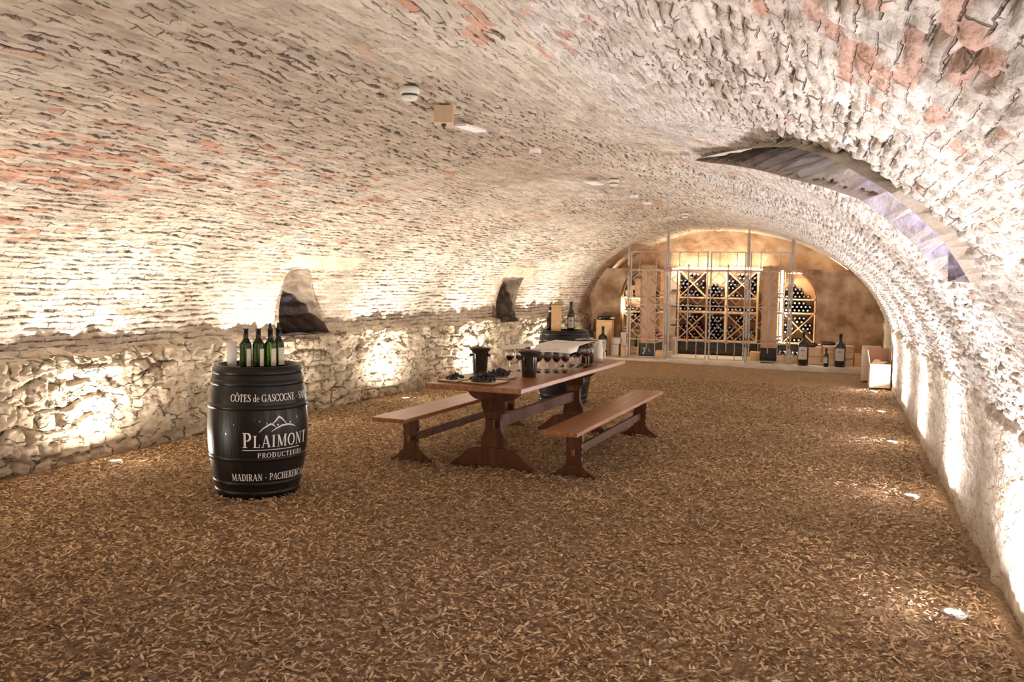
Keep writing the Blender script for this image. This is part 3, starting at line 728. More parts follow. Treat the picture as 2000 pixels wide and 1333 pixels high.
bb(-3.925, 5.42, 0, '', 'leftmost green wine bottle on the printed barrel, beside the white tube', [(8, 55), (-100, -70)])
bb(-3.855, 5.47, 0, '', 'middle green wine bottle on the printed barrel, black capped', [(15, 60), (-95, -65)])
bb(-3.80, 5.535, GGREEN, '', 'bright green wine bottle with pouring spout on the printed barrel', [(8, 70)])
bb(-3.80, 5.635, 0, '', 'rearmost green wine bottle on the printed barrel, half hidden', [(0, 85)])
for x, y, lb in ((-3.80, 5.535, 'black pouring spout in the bright green bottle'), (-3.80, 5.635, 'black pouring spout in the rearmost green bottle')):
    MB().lathe([(.011, 0), (.009, .02), (.008, .035), (.0065, .036)], 12).build('pouring_spout', CAPD, None, loc=(x, y, HZ+.297))
    o = bpy.context.scene.collection.objects[-1]; tag(o, lb, 'pourer')
tb = thing('paper_tube', 'white paper tube standing on the printed barrel left of the bottles', 'tube', (-4.01, 5.375, HZ))
MB().lathe([(.033, 0), (.036, .20), (.0345, .20), (.0315, .002)], 24, cap0=True, cap1=True).build('tube_wall', TUBE, tb)
ck = thing('corkscrew', 'small dark corkscrew lying on the printed barrel right of the bottles', 'corkscrew', (-3.70, 5.60, HZ+.008), .4)
MB().beam((-.05, 0, 0), (.03, 0, 0), .014, .012).build('handle', BLACK, ck)
MB().tube([(.03+.004*i, .004*math.sin(i*1.3), .004*math.cos(i*1.3)) for i in range(10)], .0018, 6).build('worm', STEEL, ck)

# on the far barrel
make_bottle('wine_bottle', 'dark wine bottle with white neck band on the far barrel', 'bottle', (-3.44, 11.16, HZ), .040, .325, GDARK, CAPD, None, rz=.4, neckband=(.80, .87), capz=.87)
wb = thing('wooden_bottle_box', 'tall plain wooden bottle box standing on the far barrel', 'box', (-3.32, 11.05, HZ), .25)
MB().box(-.06, .06, -.055, .055, 0, .355).build('box_body', CRATE, wb, bevel=.002)
o = MB().box(.005, .045, -.0565, -.055, .12, .15).build('paper_sticker', LABEL, wb); o['label'] = 'pale paper sticker'
make_bottle('magnum_bottle', 'large dark wine bottle with grey label on the far barrel', 'bottle', (-3.17, 11.2, HZ), .047, .40, GDARK, CAPD, LABELG, (.16, .50), (-48, 48), rz=.28, logo=True)

# ------------------------------------------------------------------ table and benches
def board(mb, x0, x1, y0, y1, z0, z1): return mb.box(x0, x1, y0, y1, z0, z1)
def mirror(p): return p+[(-x, z) for x, z in reversed(p)]
TZ = .73
tx_, ty_, trz = -2.568, 8.026, -math.radians(3.1)
tt = thing('trestle_table', 'long varnished wooden trestle table with carved pedestal legs', 'table', (tx_, ty_, 0), trz)
MB().box(-.418, .418, -1.48, 1.48, TZ-.042, TZ).build('tabletop', OAK, tt, bevel=.006)
for ly in (-1.03, 1.03):
    foot = mirror([(.385, .0), (.375, .022), (.33, .055), (.275, .10), (.215, .155), (.165, .175)])[:]
    foot = [(-.385, .012), (-.385, 0), (-.16, .004), (-.15, .022), (.15, .022), (.16, .004), (.385, 0)]+[(.375, .022), (.33, .055), (.275, .10), (.215, .155), (.15, .172), (-.15, .172), (-.215, .155), (-.275, .10), (-.33, .055), (-.375, .022)]
    g = MB().prism(foot, ly-.045, ly+.045).build('foot', OAKD, tt, bevel=.004)
    ped = [(.105, .172), (.110, .205), (.107, .245), (.094, .275), (.078, .305), (.069, .34), (.067, .40), (.074, .45), (.094, .485), (.106, .51), (.108, .58)]
    MB().prism(ped+[(-x, z) for x, z in reversed(ped)], ly-.032, ly+.032).build('leg', OAKD, tt, bevel=.004)
    hd = [(.12, .565), (.165, .575), (.205, .60), (.235, .64), (.245, .66), (.275, .672), (.285, TZ-.042)]
    MB().prism(hd+[(-x, z) for x, z in reversed(hd)], ly-.04, ly+.04).build('bracket', OAKD, tt, bevel=.004)
    MB().box(-.03, .03, ly+(.05 if ly > 0 else -.09), ly+(.09 if ly > 0 else -.05), .335, .415).build('tenon_end', OAKD, tt, bevel=.004)
MB().box(-.022, .022, -1.0, 1.0, .325, .425).build('stretcher', OAKD, tt, bevel=.003)

def make_bench(label, loc, rz, w):
    t = thing('wooden_bench', label, 'bench', loc, rz, 'wooden benches at the table')
    MB().box(-w/2, w/2, -1.475, 1.475, .385, .42).build('seat', OAK, t, bevel=.006)
    for ly in (-1.08, 1.08):
        ft = [(-.19, 0), (-.05, .003), (-.045, .015), (.045, .015), (.05, .003), (.19, 0), (.185, .015), (.15, .032), (.11, .06), (.085, .085), (.07, .10), (-.07, .10), (-.085, .085), (-.11, .06), (-.15, .032), (-.185, .015)]
        MB().prism(ft, ly-.03, ly+.03).build('foot', OAKD, t, bevel=.003)
        p = [(.062, .10), (.066, .13), (.060, .16), (.068, .19), (.062, .205), (.069, .235), (.060, .26), (.070, .29), (.066, .33), (.058, .36), (.064, .386)]
        MB().prism(p+[(-x, z) for x, z in reversed(p)], ly-.022, ly+.022).build('leg', OAKD, t, bevel=.002)
        MB().box(-.012, .012, ly+(.028 if ly > 0 else -.048), ly+(.048 if ly > 0 else -.028), .175, .225).build('tenon_end', OAK, t)
    MB().box(-.014, .014, -1.06, 1.06, .165, .235).build('stretcher', OAKD, t, bevel=.002)
    return t
make_bench('varnished wooden bench in the foreground, right of the table', (-1.865, 8.01, 0), -math.radians(2.3), .29)
make_bench('varnished wooden bench on the far side of the table by the left wall', (-3.32, 8.06, 0), -math.radians(3), .32)

# ------------------------------------------------------------------ things on the table
def ice_bucket(label, x, y, r=.077, h=.222):
    t = thing('ice_bucket', label, 'bucket', (x, y, TZ), .3, 'black ice buckets on the table')
    MB().lathe([(r*.80, 0), (r*.82, .006), (r*.93, h*.78), (r*.98, h*.86), (r*1.25, h*.965), (r*1.36, h), (r*1.34, h+.004), (r*1.22, h*.985), (r*.9, h*.86), (r*.84, h*.5), (r*.74, .012)], 40).build('bucket_body', BUCK, t)
    for sx_ in (-1, 1):
        MB().tube([(sx_*r*.92, 0, h*.72), (sx_*r*1.16, 0, h*.73)], .012, 12).tube([(sx_*r*1.14, 0, h*.73), (sx_*r*1.22, 0, h*.73)], .018, 12).build('knob_handle', BUCK, t)
ice_bucket('black ice bucket with wide rim at the wall side of the table', -2.955, 7.50)
ice_bucket('black ice bucket nearest the viewer in the middle of the table', -2.46, 7.40)

def plate(label, pts, z=TZ, dz=.0):
    t = thing('serving_board', label, 'board', (sum(p[0] for p in pts)/4, sum(p[1] for p in pts)/4, z+dz), 0, 'square wooden boards holding the grapes')
    cx_, cy_ = t.location.x, t.location.y
    mb = MB(); lo = [mb.bm.verts.new(((p[0]-cx_)*.90, (p[1]-cy_)*.90, 0)) for p in pts]; hi = [mb.bm.verts.new((p[0]-cx_, p[1]-cy_, .014)) for p in pts]
    inn = [mb.bm.verts.new(((p[0]-cx_)*.93, (p[1]-cy_)*.93, .012)) for p in pts]
    mb.bm.faces.new(lo)
    for i in range(4):
        j = (i+1) % 4; f = mb.bm.faces.new((lo[i], hi[i], hi[j], lo[j])); f.material_index = 1
        f = mb.bm.faces.new((hi[i], inn[i], inn[j], hi[j])); f.material_index = 1
    mb.bm.faces.new(inn[::-1])
    mb.build('board_surface', [PLATE, PLATED], t)
plate('square pale board nearest the left table corner', [(-3.03, 6.72), (-2.83, 6.67), (-2.80, 6.92), (-3.01, 6.97)])
plate('square pale board at the near table edge under the biggest grapes', [(-2.80, 6.66), (-2.50, 6.62), (-2.46, 6.92), (-2.77, 6.94)], dz=.001)
plate('square pale board furthest from the near table edge, beside the ice buckets', [(-2.78, 7.02), (-2.53, 7.00), (-2.51, 7.25), (-2.76, 7.27)])
GB = MB().ball((0, 0, 0), .0105, 1).mesh('grape', GRAPE)
def grapes(label, x, y, L_, W_, H_, n, rz, seed):
    R = random.Random(seed); t = thing('grape_bunch', label, 'grapes', (x, y, TZ+.013), rz, 'bunches of black grapes')
    mb = MB()
    for i in range(n):
        a = R.random()*2*PI; q = math.sqrt(R.random()); px, py = q*math.cos(a), q*math.sin(a)
        hz = H_*max(0, 1-(px*.9-.15)**2-py*py)*(.55+.45*R.random())
        mb.ball((px*L_, py*W_, .010+hz*R.random()**.4), .0105*(.8+.35*R.random()), 1)
    mb.build('grape_cluster', GRAPE, t)
    MB().tube([(-L_*.7, 0, .02), (-L_*.4, .01, H_*.9), (-L_*.2, .0, H_*1.02)], .0025, 6).build('stalk', STEM, t)
grapes('small bunch of black grapes on the board at the left table corner', -2.91, 6.82, .075, .055, .045, 90, .2, 1)
grapes('bunch of black grapes behind the biggest bunch, nearer the wall', -2.72, 6.89, .075, .05, .045, 90, .5, 2)
grapes('biggest heaped bunch of black grapes on the near board', -2.63, 6.755, .105, .075, .080, 240, -.2, 3)
grapes('long sloping bunch of black grapes beside the wall-side ice bucket', -2.655, 7.13, .105, .065, .068, 190, .1, 4)

# wine glasses
def glass_proto():
    t = thing('wine_glass', 'x', 'glass', (0, 0, 0), 0, 'x')
    out = [(.034, 0), (.034, .0015), (.02, .004), (.006, .009), (.0038, .02), (.0036, .085), (.006, .095), (.022, .105), (.036, .125), (.0405, .148), (.038, .175), (.031, .215)]
    inn = [(.0300, .215), (.037, .175), (.0395, .148), (.035, .1265), (.021, .1075), (.002, .099)]
    MB().lathe(out+inn, 22, cap0=True, cap1=True).build('glass_body', CLEAR, t)
    MB().lathe([(.002, .1000), (.0205, .1085), (.0340, .1270), (.0385, .146), (.002, .146)], 20, cap0=True, cap1=True).build('red_wine', WINE, t)
    return t
gp = glass_proto(); first = True
def glass_at(x, y, lb, grp):
    global first
    o = gp if first else copy_tree(gp); first = False
    o.location = (x, y, TZ); o['label'] = lb; o['group'] = grp
for x, y in [(-2.76, 7.74), (-2.70, 7.83), (-2.66, 7.93)]:
    glass_at(x, y, 'wine glass of red wine left of the near ice bucket, partly uncovered', 'glasses of red wine left of the near bucket')
for i, (x, y) in enumerate([(-2.50, 7.78), (-2.42, 7.80), (-2.34, 7.82), (-2.27, 7.86), (-2.54, 7.90), (-2.46, 7.92), (-2.38, 7.94), (-2.30, 7.96), (-2.58, 8.04), (-2.50, 8.05), (-2.42, 8.07), (-2.34, 8.09)]):
    glass_at(x, y, 'wine glass of red wine in the near block under the white sheets', 'glasses of red wine in the near block')
for i, (x, y) in enumerate([(-2.46, 8.42), (-2.385, 8.43), (-2.31, 8.44), (-2.235, 8.46), (-2.48, 8.55), (-2.40, 8.56), (-2.32, 8.57), (-2.24, 8.59), (-2.44, 8.68), (-2.35, 8.70)]):
    glass_at(x, y, 'wine glass of red wine in the far block by the black spittoon', 'glasses of red wine in the far block')
def sheet(label, pts, z0, fold, seed):
    R = random.Random(seed); t = thing('paper_sheet', label, 'paper', (0, 0, 0), 0, 'white sheets lying over the wine glasses')
    mb = MB(); k = 12; g = []
    p = [Vector((*q, 0)) for q in pts]
    for i in range(k+1):
        row = []
        for j in range(k+1):
            u_, v_ = i/k, j/k; q = p[0]*(1-u_)*(1-v_)+p[1]*u_*(1-v_)+p[2]*u_*v_+p[3]*(1-u_)*v_
            e = min(u_, 1-u_, v_, 1-v_)
            row.append(mb.bm.verts.new((q.x, q.y, z0+.006*math.sin(u_*5+seed)*math.cos(v_*4)-(fold*(.12-e)/.12 if e < .12 and v_ < .3 else 0))))
        g.append(row)
    for i in range(k):
        for j in range(k): f = mb.bm.faces.new((g[i][j], g[i+1][j], g[i+1][j+1], g[i][j+1])); f.smooth = True
    o = mb.build('sheet', PAPER, t); s_ = o.modifiers.new('solid', 'SOLIDIFY'); s_.thickness = .002
    return t, p
sheet('white sheet laid over the wall-side wine glasses', [(-2.84, 7.62), (-2.615, 7.62), (-2.63, 8.12), (-2.84, 8.10)], TZ+.226, .01, 3)
t2, p2 = sheet('white sheet with dark printed line over the middle wine glasses', [(-2.60, 7.70), (-2.20, 7.78), (-2.24, 8.80), (-2.62, 8.72)], TZ+.234, .045, 5)
mb = MB(); R = random.Random(9)
for i in range(13):
    u_ = .10+i*.045; x = -2.60+.36*u_; y = 8.36+.05*u_
    mb.box(x, x+.010, y, y+.016+.012*R.random(), TZ+.2415, TZ+.243)
mb.build('printed_line', INK, t2)
st = thing('spittoon', 'black spittoon with flat wide rim at the far end of the table', 'spittoon', (-2.36, 8.95, TZ), 0)
MB().lathe([(.06, 0), (.075, .01), (.08, .19), (.07, .215), (.115, .232), (.118, .24), (.06, .232), (.055, .20)], 36).build('spittoon_body', BUCK, st)
jg = thing('plastic_jug', 'cream plastic jug at the far right edge of the table', 'jug', (-2.28, 9.12, TZ), .2)
MB().lathe([(.048, 0), (.052, .008), (.052, .12), (.046, .145), (.04, .155), (.038, .20), (.030, .225), (.022, .228)], 28).build('jug_body', CREAMJ, jg)
MB().tube([(.05, 0, .03), (.066, 0, .05), (.068, 0, .10), (.05, 0, .12)], .011, 8).build('jug_handle', CREAMJ, jg)

# ------------------------------------------------------------------ ceiling fittings
def ceil_z(x, y):
    i = int(np.argmin(np.abs(YS-y))); col = PX[:, i]; top = PZ[:, i] > 1.8
    k = np.argmin(np.where(top, np.abs(col-x), 9)); return float(PZ[k, i])
def smoke(x, y, lb):
    t = thing('smoke_detector', lb, 'smoke detector', (x, y, ceil_z(x, y)-.012), 0, 'smoke detectors on the vault')
    MB().lathe([(.052, 0), (.056, -.012), (.053, -.030), (.046, -.036)], 28, cap0=True, cap1=True).build('base', WPL, t)
    MB().lathe([(.043, -.036), (.043, -.046)], 24).build('sensor_slot', INK, t)
    MB().lathe([(.046, -.046), (.044, -.056), (.034, -.066), (.008, -.068)], 24).build('cap', WPL, t)
    MB().ball((.02, -.034, -.060), .003, 1).build('indicator_lamp', CAPR, t)
smoke(-2.178, 4.45, 'white smoke detector on the vault nearest the camera'); smoke(-2.144, 9.07, 'white smoke detector in the middle of the vault')
smoke(-2.12, 13.6, 'white smoke detector farthest away near the cellar end')
def cbox(x, y, lb, rz, s_=.055, h=.10):
    t = thing('ceiling_box', lb, 'box', (x, y, ceil_z(x, y)-.012), rz, 'tan boxes on the vault')
    MB().box(-s_, s_, -s_, s_, -h, 0).build('housing', TANBOX, t, bevel=.002)
    MB().lathe([(.014, -h-.001), (.014, -h-.008), (.005, -h-.02), (.005, -h-.028)], 12).build('nozzle', BLACK, t)
cbox(-2.19, 4.93, 'tan box with black nozzle under the vault, nearest the camera', .35); cbox(-2.13, 11.42, 'small tan box under the vault near the cellar end', .3, .05, .08)
def cplate(x, y, lb, rz, sx_, sy_, tilt):
    t = thing('ceiling_plate', lb, 'plate', (x, y, ceil_z(x, y)-.045), rz, 'white plates on the vault')
    MB().box(-sx_, sx_, -sy_, sy_, -.008, .006).build('plate', LITPL, t, bevel=.001)
    MB().box(-.01, .01, -.01, .01, .005, .03).build('bracket', TANBOX, t)
cplate(-2.26, 5.52, 'white rectangular plate under the vault beside the near tan box', -.15, .045, .13, 0)
cplate(-2.34, 9.02, 'white plate under the vault left of the middle smoke detector', -.1, .055, .16, 0); cplate(-2.22, 11.2, 'small white plate under the vault beside the far tan box', 0, .04, .10, 0)
def pipe(x, y, lb):
    z = ceil_z(x, y)+.002
    t = thing('vent_pipe', lb, 'pipe', (x, y, z), 0, 'round pipe mouths in the vault')
    t.rotation_euler = (0, 0, 0)
    MB().lathe([(.048, .02), (.048, -.035), (.041, -.035), (.041, .03)], 24, cap0=False, cap1=True).build('pipe_rim', [WHPIPE], t)
    MB().lathe([(.040, .012), (.040, -.034), (.038, -.034), (.038, .012)], 24, cap0=True, cap1=True).build('terracotta_lining', [TERRA], t)
pipe(-2.30, 6.98, 'round terracotta and white pipe mouth in the vault, the nearer one'); pipe(-2.278, 10.7, 'small round terracotta pipe mouth in the vault, the farther one')

# ------------------------------------------------------------------ wine racks
SL = .12     # top of the concrete step
def rack_bottle(cap):
    mb = MB(); m = Matrix.Rotation(PI/2, 4, 'X')   # neck towards -y
    pr = [(.030, -.245), (.036, -.238), (.0365, -.22), (.0365, -.06), (.030, -.032), (.0155, -.012), (.0145, .005)]
    mb.lathe([(r, z) for r, z in pr], 14, m)
    mb.mi = 1; mb.lathe([(.0150, .003), (.0150, .052), (.0172, .053), (.0172, .066), (.013, .069)], 14, m)
    return mb.mesh('rack_bottle', [GDARK, cap])
RBV, RBR, RBG, RBW = rack_bottle(CAPV), rack_bottle(CAPR), rack_bottle(CAPG), rack_bottle(CAPW)
def ipoly(x, z, poly):
    r = False; n = len(poly)
    for i in range(n):
        x0, z0 = poly[i]; x1, z1 = poly[(i+1) % n]
        if (z0 > z) != (z1 > z) and x < (x1-x0)*(z-z0)/(z1-z0)+x0: r = not r
    return r
def pdist(x, z, poly):
    d = 9; n = len(poly)
    for i in range(n):
        x0, z0 = poly[i]; x1, z1 = poly[(i+1) % n]; l2 = (x1-x0)**2+(z1-z0)**2
        t = max(0, min(1, ((x-x0)*(x1-x0)+(z-z0)*(z1-z0))/l2)); d = min(d, math.hypot(x-x0-t*(x1-x0), z-z0-t*(z1-z0)))
    return d
NB = 0
def pack(poly, n, y, label, group, me, par_rot=0, org=None, alt=None, jit=.004):
    """lay n bottles in a cell, rows from the bottom"""
    global NB
    R = random.Random(int(abs(poly[0][0])*1000)+n); z0 = min(p[1] for p in poly); pts = []
    k = 0; z = z0+.039
    xs0 = min(p[0] for p in poly); xs1 = max(p[0] for p in poly)
    while z < max(p[1] for p in poly):
        x = xs0+.039+(.0385 if k % 2 else 0)
        while x < xs1:
            if ipoly(x, z, poly) and pdist(x, z, poly) > .0362: pts.append((x, z))
            x += .077
        z += .0668; k += 1
    for x, z in pts[:n]:
        m = me if not alt or R.random() > .3 else alt
        o = bpy.data.objects.new('wine_bottle', m); C.objects.link(o)
        loc = Vector((x, y+R.uniform(-.012, .012), z)); rz = R.uniform(-.02, .02)
        if org is not None:
            loc = org @ loc; rz += par_rot
        o.location = loc; o.rotation_euler = (0, R.uniform(0, 6), 0) if org is None else (0, 0, rz)
        tag(o, label, 'bottle', group); NB += 1

CY = 18.30; CD = .30                       # front and depth of the centre rack
cr = thing('wine_rack', 'wide pine wine rack in the middle of the alcove, bays crossed by diagonals', 'rack', (0, 0, 0), 0, 'pine wine racks')
def rb(name, x0, x1, y0, y1, z0, z1, m=PINE, par=None): return MB().box(x0, x1, y0, y1, z0, z1).build(name, m, par or cr, bevel=.002)
X0, XA, XB, X1 = -2.93, -2.385, -2.015, -1.425      # posts of the three bays
zt, zm1, zm0, zb1, zb0 = 1.80, 1.275, 1.245, .995, .43
rb('side_panel', X0-.035, X0, CY, CY+CD, .39, 1.80); rb('side_panel', X1, X1+.035, CY, CY+CD, .39, 1.80)
rb('divider', XA-.018, XA+.018, CY, CY+CD, .43, 1.79); rb('divider', XB-.018, XB+.018, CY, CY+CD, .43, 1.79)
rb('shelf', X0, X1, CY-.004, CY+CD, zm0, zm1); rb('shelf', X0, X1, CY-.004, CY+CD, .955, .998); rb('shelf', X0-.035, X1+.035, CY-.006, CY+CD, .385, .43)
rb('back_board', X0-.03, X1+.03, CY+CD, CY+CD+.02, .39, 1.82, PINEB)
rb('plinth', X0-.03, X1+.03, CY+.01, CY+CD, .20, .385, BLACK)
for a_, b_ in ((X0, XA-.02), (XA+.02, XB-.02), (XB+.02, X1)):
    f = rb('drawer', a_+.02, b_-.01, CY, CY+.02, .225, .365, BLACK)
    MB().beam((a_+.05, CY-.004, .24), (b_-.04, CY-.004, .35), .008).beam((a_+.05, CY-.004, .35), (b_-.04, CY-.004, .24), .008).build('cross_moulding', mat('dark_brown_moulding', (.07, .05, .045), .4), f)
def cross(x0, x1, z0, z1, y=CY, d=CD, par=None, w=.018):
    MB().beam((x0+.01, y+d/2, z0+.01), (x1-.01, y+d/2, z1-.01), d-.02, w, (1, 0, 0) if False else (0, 0, 1)).build('diagonal_board', PINE, par or cr)
    MB().beam((x0+.01, y+d/2, z1-.01), (x1-.01, y+d/2, z0+.01), d-.024, w).build('diagonal_board', PINE, par or cr)
def Xcell(x0, x1, z0, z1):
    cx_, cz = (x0+x1)/2, (z0+z1)/2; e = .014
    return dict(top=[(x0+e, z1), (x1-e, z1), (cx_, cz+e)], bottom=[(x0+e, z0), (cx_, cz-e), (x1-e, z0)], left=[(x0, z0+e), (cx_-e, cz), (x0, z1-e)], right=[(x1, z0+e), (x1, z1-e), (cx_+e, cz)])
A = (X0, XA-.018); B = (XA+.018, XB-.018); D_ = (XB+.018, X1)
YB = CY+.03
for (x0, x1), zz, cnt, nm, me_, alt in ((A, (zm1, 1.79), dict(top=12, left=7, right=8, bottom=6), 'upper left', RBV, None), (D_, (zm1, 1.79), dict(top=13, left=7, right=8, bottom=5), 'upper right', RBV, None),
        (A, (zb0, .955), dict(top=9, left=4, right=4, bottom=7), 'lower left', RBR, RBV), (D_, (zb0, .955), dict(top=9, left=3, right=3, bottom=3), 'lower right', RBV, RBG)):
    cross(x0, x1, zz[0], zz[1]); cells = Xcell(x0, x1, *zz)
    for kx, n_ in cnt.items():
        mm = RBV if (nm == 'lower left' and kx == 'top') else me_
        pack(cells[kx], n_, YB, 'wine bottle in the %s wedge of the %s crossed bay, middle rack' % (kx, nm), 'bottles in the middle rack, %s bay, %s wedge' % (nm, kx), mm, alt=alt)
def rect(b, z0, z1): return [(b[0], z0), (b[1], z0), (b[1], z1), (b[0], z1)]
pack(rect(B, zm1, 1.79), 13, YB, 'wine bottle stacked in the open upper middle bay of the middle rack', 'bottles in the upper middle bay', RBV)
pack(rect(A, .998, zm0), 9, YB, "wine bottle on the left part of the middle rack's middle shelf", 'bottles on the middle shelf, left', RBW, alt=RBV)
pack(rect(B, .998, zm0), 9, YB, "wine bottle on the narrow centre part of the middle rack's middle shelf", 'bottles on the middle shelf, centre', RBV)
pack(rect(D_, .998, zm0), 7, YB, "wine bottle on the right part of the middle rack's middle shelf", 'bottles on the middle shelf, right', RBW, alt=RBG)
pack(rect(B, zb0, .955), 26, YB, 'wine bottle stacked in the full lower middle bay of the middle rack', 'bottles in the lower middle bay', RBV)
MB().box(-2.35, -2.05, CY+CD-.006, CY+CD-.001, 1.5, 1.79).build('card_panel', CARDP, cr)

# arched front shelf units
def shelf_unit(label, xa, xb, y, d, zb, zs1, zs2, arc_side, ztop=1.80):
    t = thing('wine_rack', label, 'rack', (0, 0, 0), 0, 'pine wine racks')
    def q(nm, *a, m=PINE): return MB().box(*a).build(nm, m, t, bevel=.002)
    q('side_panel', xa, xa+.025, y, y+d, zb, 1.25 if arc_side < 0 else ztop); q('side_panel', xb-.025, xb, y, y+d, zb, 1.25 if arc_side > 0 else ztop)
    q('shelf', xa, xb, y, y+d, zb-.02, zb+.012); q('shelf', xa, xb, y, y+d, zs1-.018, zs1+.012); q('shelf', xa, xb, y, y+d, zs2-.015, zs2+.012)
    q('back_board', xa, xb, y+d, y+d+.02, zb, ztop, m=PINE)
    w_ = .54 if arc_side > 0 else .43
    if arc_side > 0: ap = arc(xb-w_, 1.25, w_, .56, 0, PI*.47, 10); ap2 = arc(xb-w_, 1.25, w_-.025, .535, PI*.47, 0, 10)
    else: ap = arc(xa+w_, 1.25, w_, .56, PI, PI*.53, 10); ap2 = arc(xa+w_, 1.25, w_-.025, .535, PI*.53, PI, 10)
    MB().prism(ap+ap2, y, y+d).build('arched_frame', PANEL, t)
    return t
lf = shelf_unit('pine wine rack with arched top at the left of the alcove', -3.96, -3.52, 17.72, .34, .60, .97, 1.25, -1)
cross(-3.93, -3.55, .62, .945, 17.73, .3, lf)
pack(Xcell(-3.93, -3.55, .615, .95)['top'], 4, 17.76, 'white capped bottle in the top wedge of the left arched rack', 'white capped bottles in the left arched rack', RBW)
pack(Xcell(-3.93, -3.55, .615, .95)['right'], 6, 17.76, 'wine bottle with white capsule in the crossed bay of the left arched rack', 'bottles in the left arched rack', RBW)
pack(rect((-3.93, -3.55), .985, 1.23), 5, 17.76, 'wine bottle lying on the middle shelf of the left arched rack', 'bottles on the left arched rack shelf', RBG, alt=RBV)
for i, (x, z, h_) in enumerate([(-3.835, 1.263, .13), (-3.795, 1.395, .10), (-3.64, 1.263, .15), (-3.64, 1.415, .21)]):
    t = thing('wine_carton', ['tan wine carton on the left arched rack, lower of the left pile', 'tan wine carton on the left arched rack, upper of the left pile', 'tan wine carton on the left arched rack, lower of the right pile', 'tan wine carton on the left arched rack, upper of the right pile'][i], 'box', (x, 17.85, z), 0, 'cartons on the left arched rack')
    MB().box(-.075, .075, -.1, .1, 0, h_-.004).build('carton_body', CARD, t, bevel=.002); MB().box(-.0755, .0755, -.012, .012, h_-.006, h_-.003).build('tape', CARDP, t)
rf_ = shelf_unit('pine wine rack with arched top at the right of the alcove', -.90, -.315, 17.72, .34, .46, 1.02, 1.275, 1)
cross(-.87, -.345, .475, 1.0, 17.73, .3, rf_)
cl_ = Xcell(-.875, -.34, .475, 1.0)
for kx, n_ in dict(top=7, left=5, right=8, bottom=4).items(): pack(cl_[kx], n_, 17.77, 'wine bottle in the %s wedge of the crossed bay of the right arched rack' % kx, 'bottles in the right arched rack, %s wedge' % kx, RBW, alt=RBG)
pack(rect((-.875, -.34), 1.032, 1.262), 17, 17.77, 'wine bottle stacked on the middle shelf of the right arched rack', 'bottles on the right arched rack middle shelf', RBW)
pack([(-.872, 1.289), (-.37, 1.289), (-.41, 1.37), (-.64, 1.56), (-.872, 1.62)], 18, 17.78, 'dark wine bottle piled on the top shelf of the right arched rack', 'bottles piled on the right arched rack top shelf', RBV)
MB().box(-.93, -.30, 17.74, 18.05, .20, .44).build('rack_plinth', BLACK, rf_)
MB().box(-3.97, -3.52, 17.76, 18.05, SL, .58).build('rack_plinth', CARDG, lf)

# deep side racks whose end panels face the cellar
def side_rack(label, x0, x1, logo, lit):
    t = thing('wine_rack', label, 'rack', (0, 0, 0), 0, 'pine wine racks')
    y0, y1 = 17.22, 18.22
    MB().box(x0, x1, y0, y0+.03, .385, 1.88).build('end_panel', PANEL, t, bevel=.002)
    MB().box(x0+.13, x0+.136, y0-.002, y0, .385, 1.88).build('panel_joint', OAKD, t)
    MB().box(x0, x0+.025, y0+.03, y1, .385, 1.80).build('back_board', PINEB, t)
    MB().box(x0, x1, y1-.03, y1, .385, 1.80).build('side_panel', PINE, t)
    for z in (.40, .97, 1.26, 1.785): MB().box(x0+.02, x1, y0+.03, y1-.03, z-.015, z+.012).build('shelf', PINE, t)
    MB().box(x0+.02, x1, 17.70, 17.725, .41, 1.78).build('divider', PINE, t)
    pl_ = MB().box(x0+.01, x1-.005, y0+.01, y1, SL, .385).build('plinth', BLACK, t)
    if logo:
        mb = MB(); yy = y0+.008
        mb.beam((x0+.07, yy, .30), (x0+.11, yy, .25), .003, .012).beam((x0+.07, yy, .19), (x0+.12, yy, .25), .003, .012).beam((x0+.06, yy, .19), (x0+.10, yy, .185), .003, .012).beam((x0+.12, yy, .30), (x0+.10, yy, .27), .003, .010)
        mb.tube([(x0+.205, yy, .29), (x0+.19, yy, .27), (x0+.188, yy, .24), (x0+.20, yy, .225), (x0+.22, yy, .235)], .005, 6)
        mb.build('white_sign', WHITEP, pl_)
    # bottles with necks out to the right
    org = Matrix.Translation((x1+.02, 0, 0)) @ Matrix.Rotation(PI/2, 4, 'Z')
    side = 'left' if logo else 'right'
    for z0, z1, n_, m_, a_ in ((.415, .95, 14, RBR if logo else RBW, RBV), (.985, 1.24, 5, RBV, None), (1.275, 1.77, 10, RBR if logo else RBW, RBW)):
        pack([(17.26, z0), (17.69, z0), (17.69, z1), (17.26, z1)], n_, .012, 'wine bottle lying in the %s deep side rack, near half, %s shelf' % (side, 'bottom' if z0 < .5 else 'middle' if z0 < 1.1 else 'top'),
             'bottles in the %s deep side rack, %s shelf' % (side, 'bottom' if z0 < .5 else 'middle' if z0 < 1.1 else 'top'), m_, PI/2, org, alt=a_)
    return t
side_rack('deep side rack on the left with tall tan end panel, white sign on black base', -3.50, -3.20, True, False)
side_rack('deep side rack on the right with tall tan end panel beside the glowing strip', -1.25, -.965, False, True)

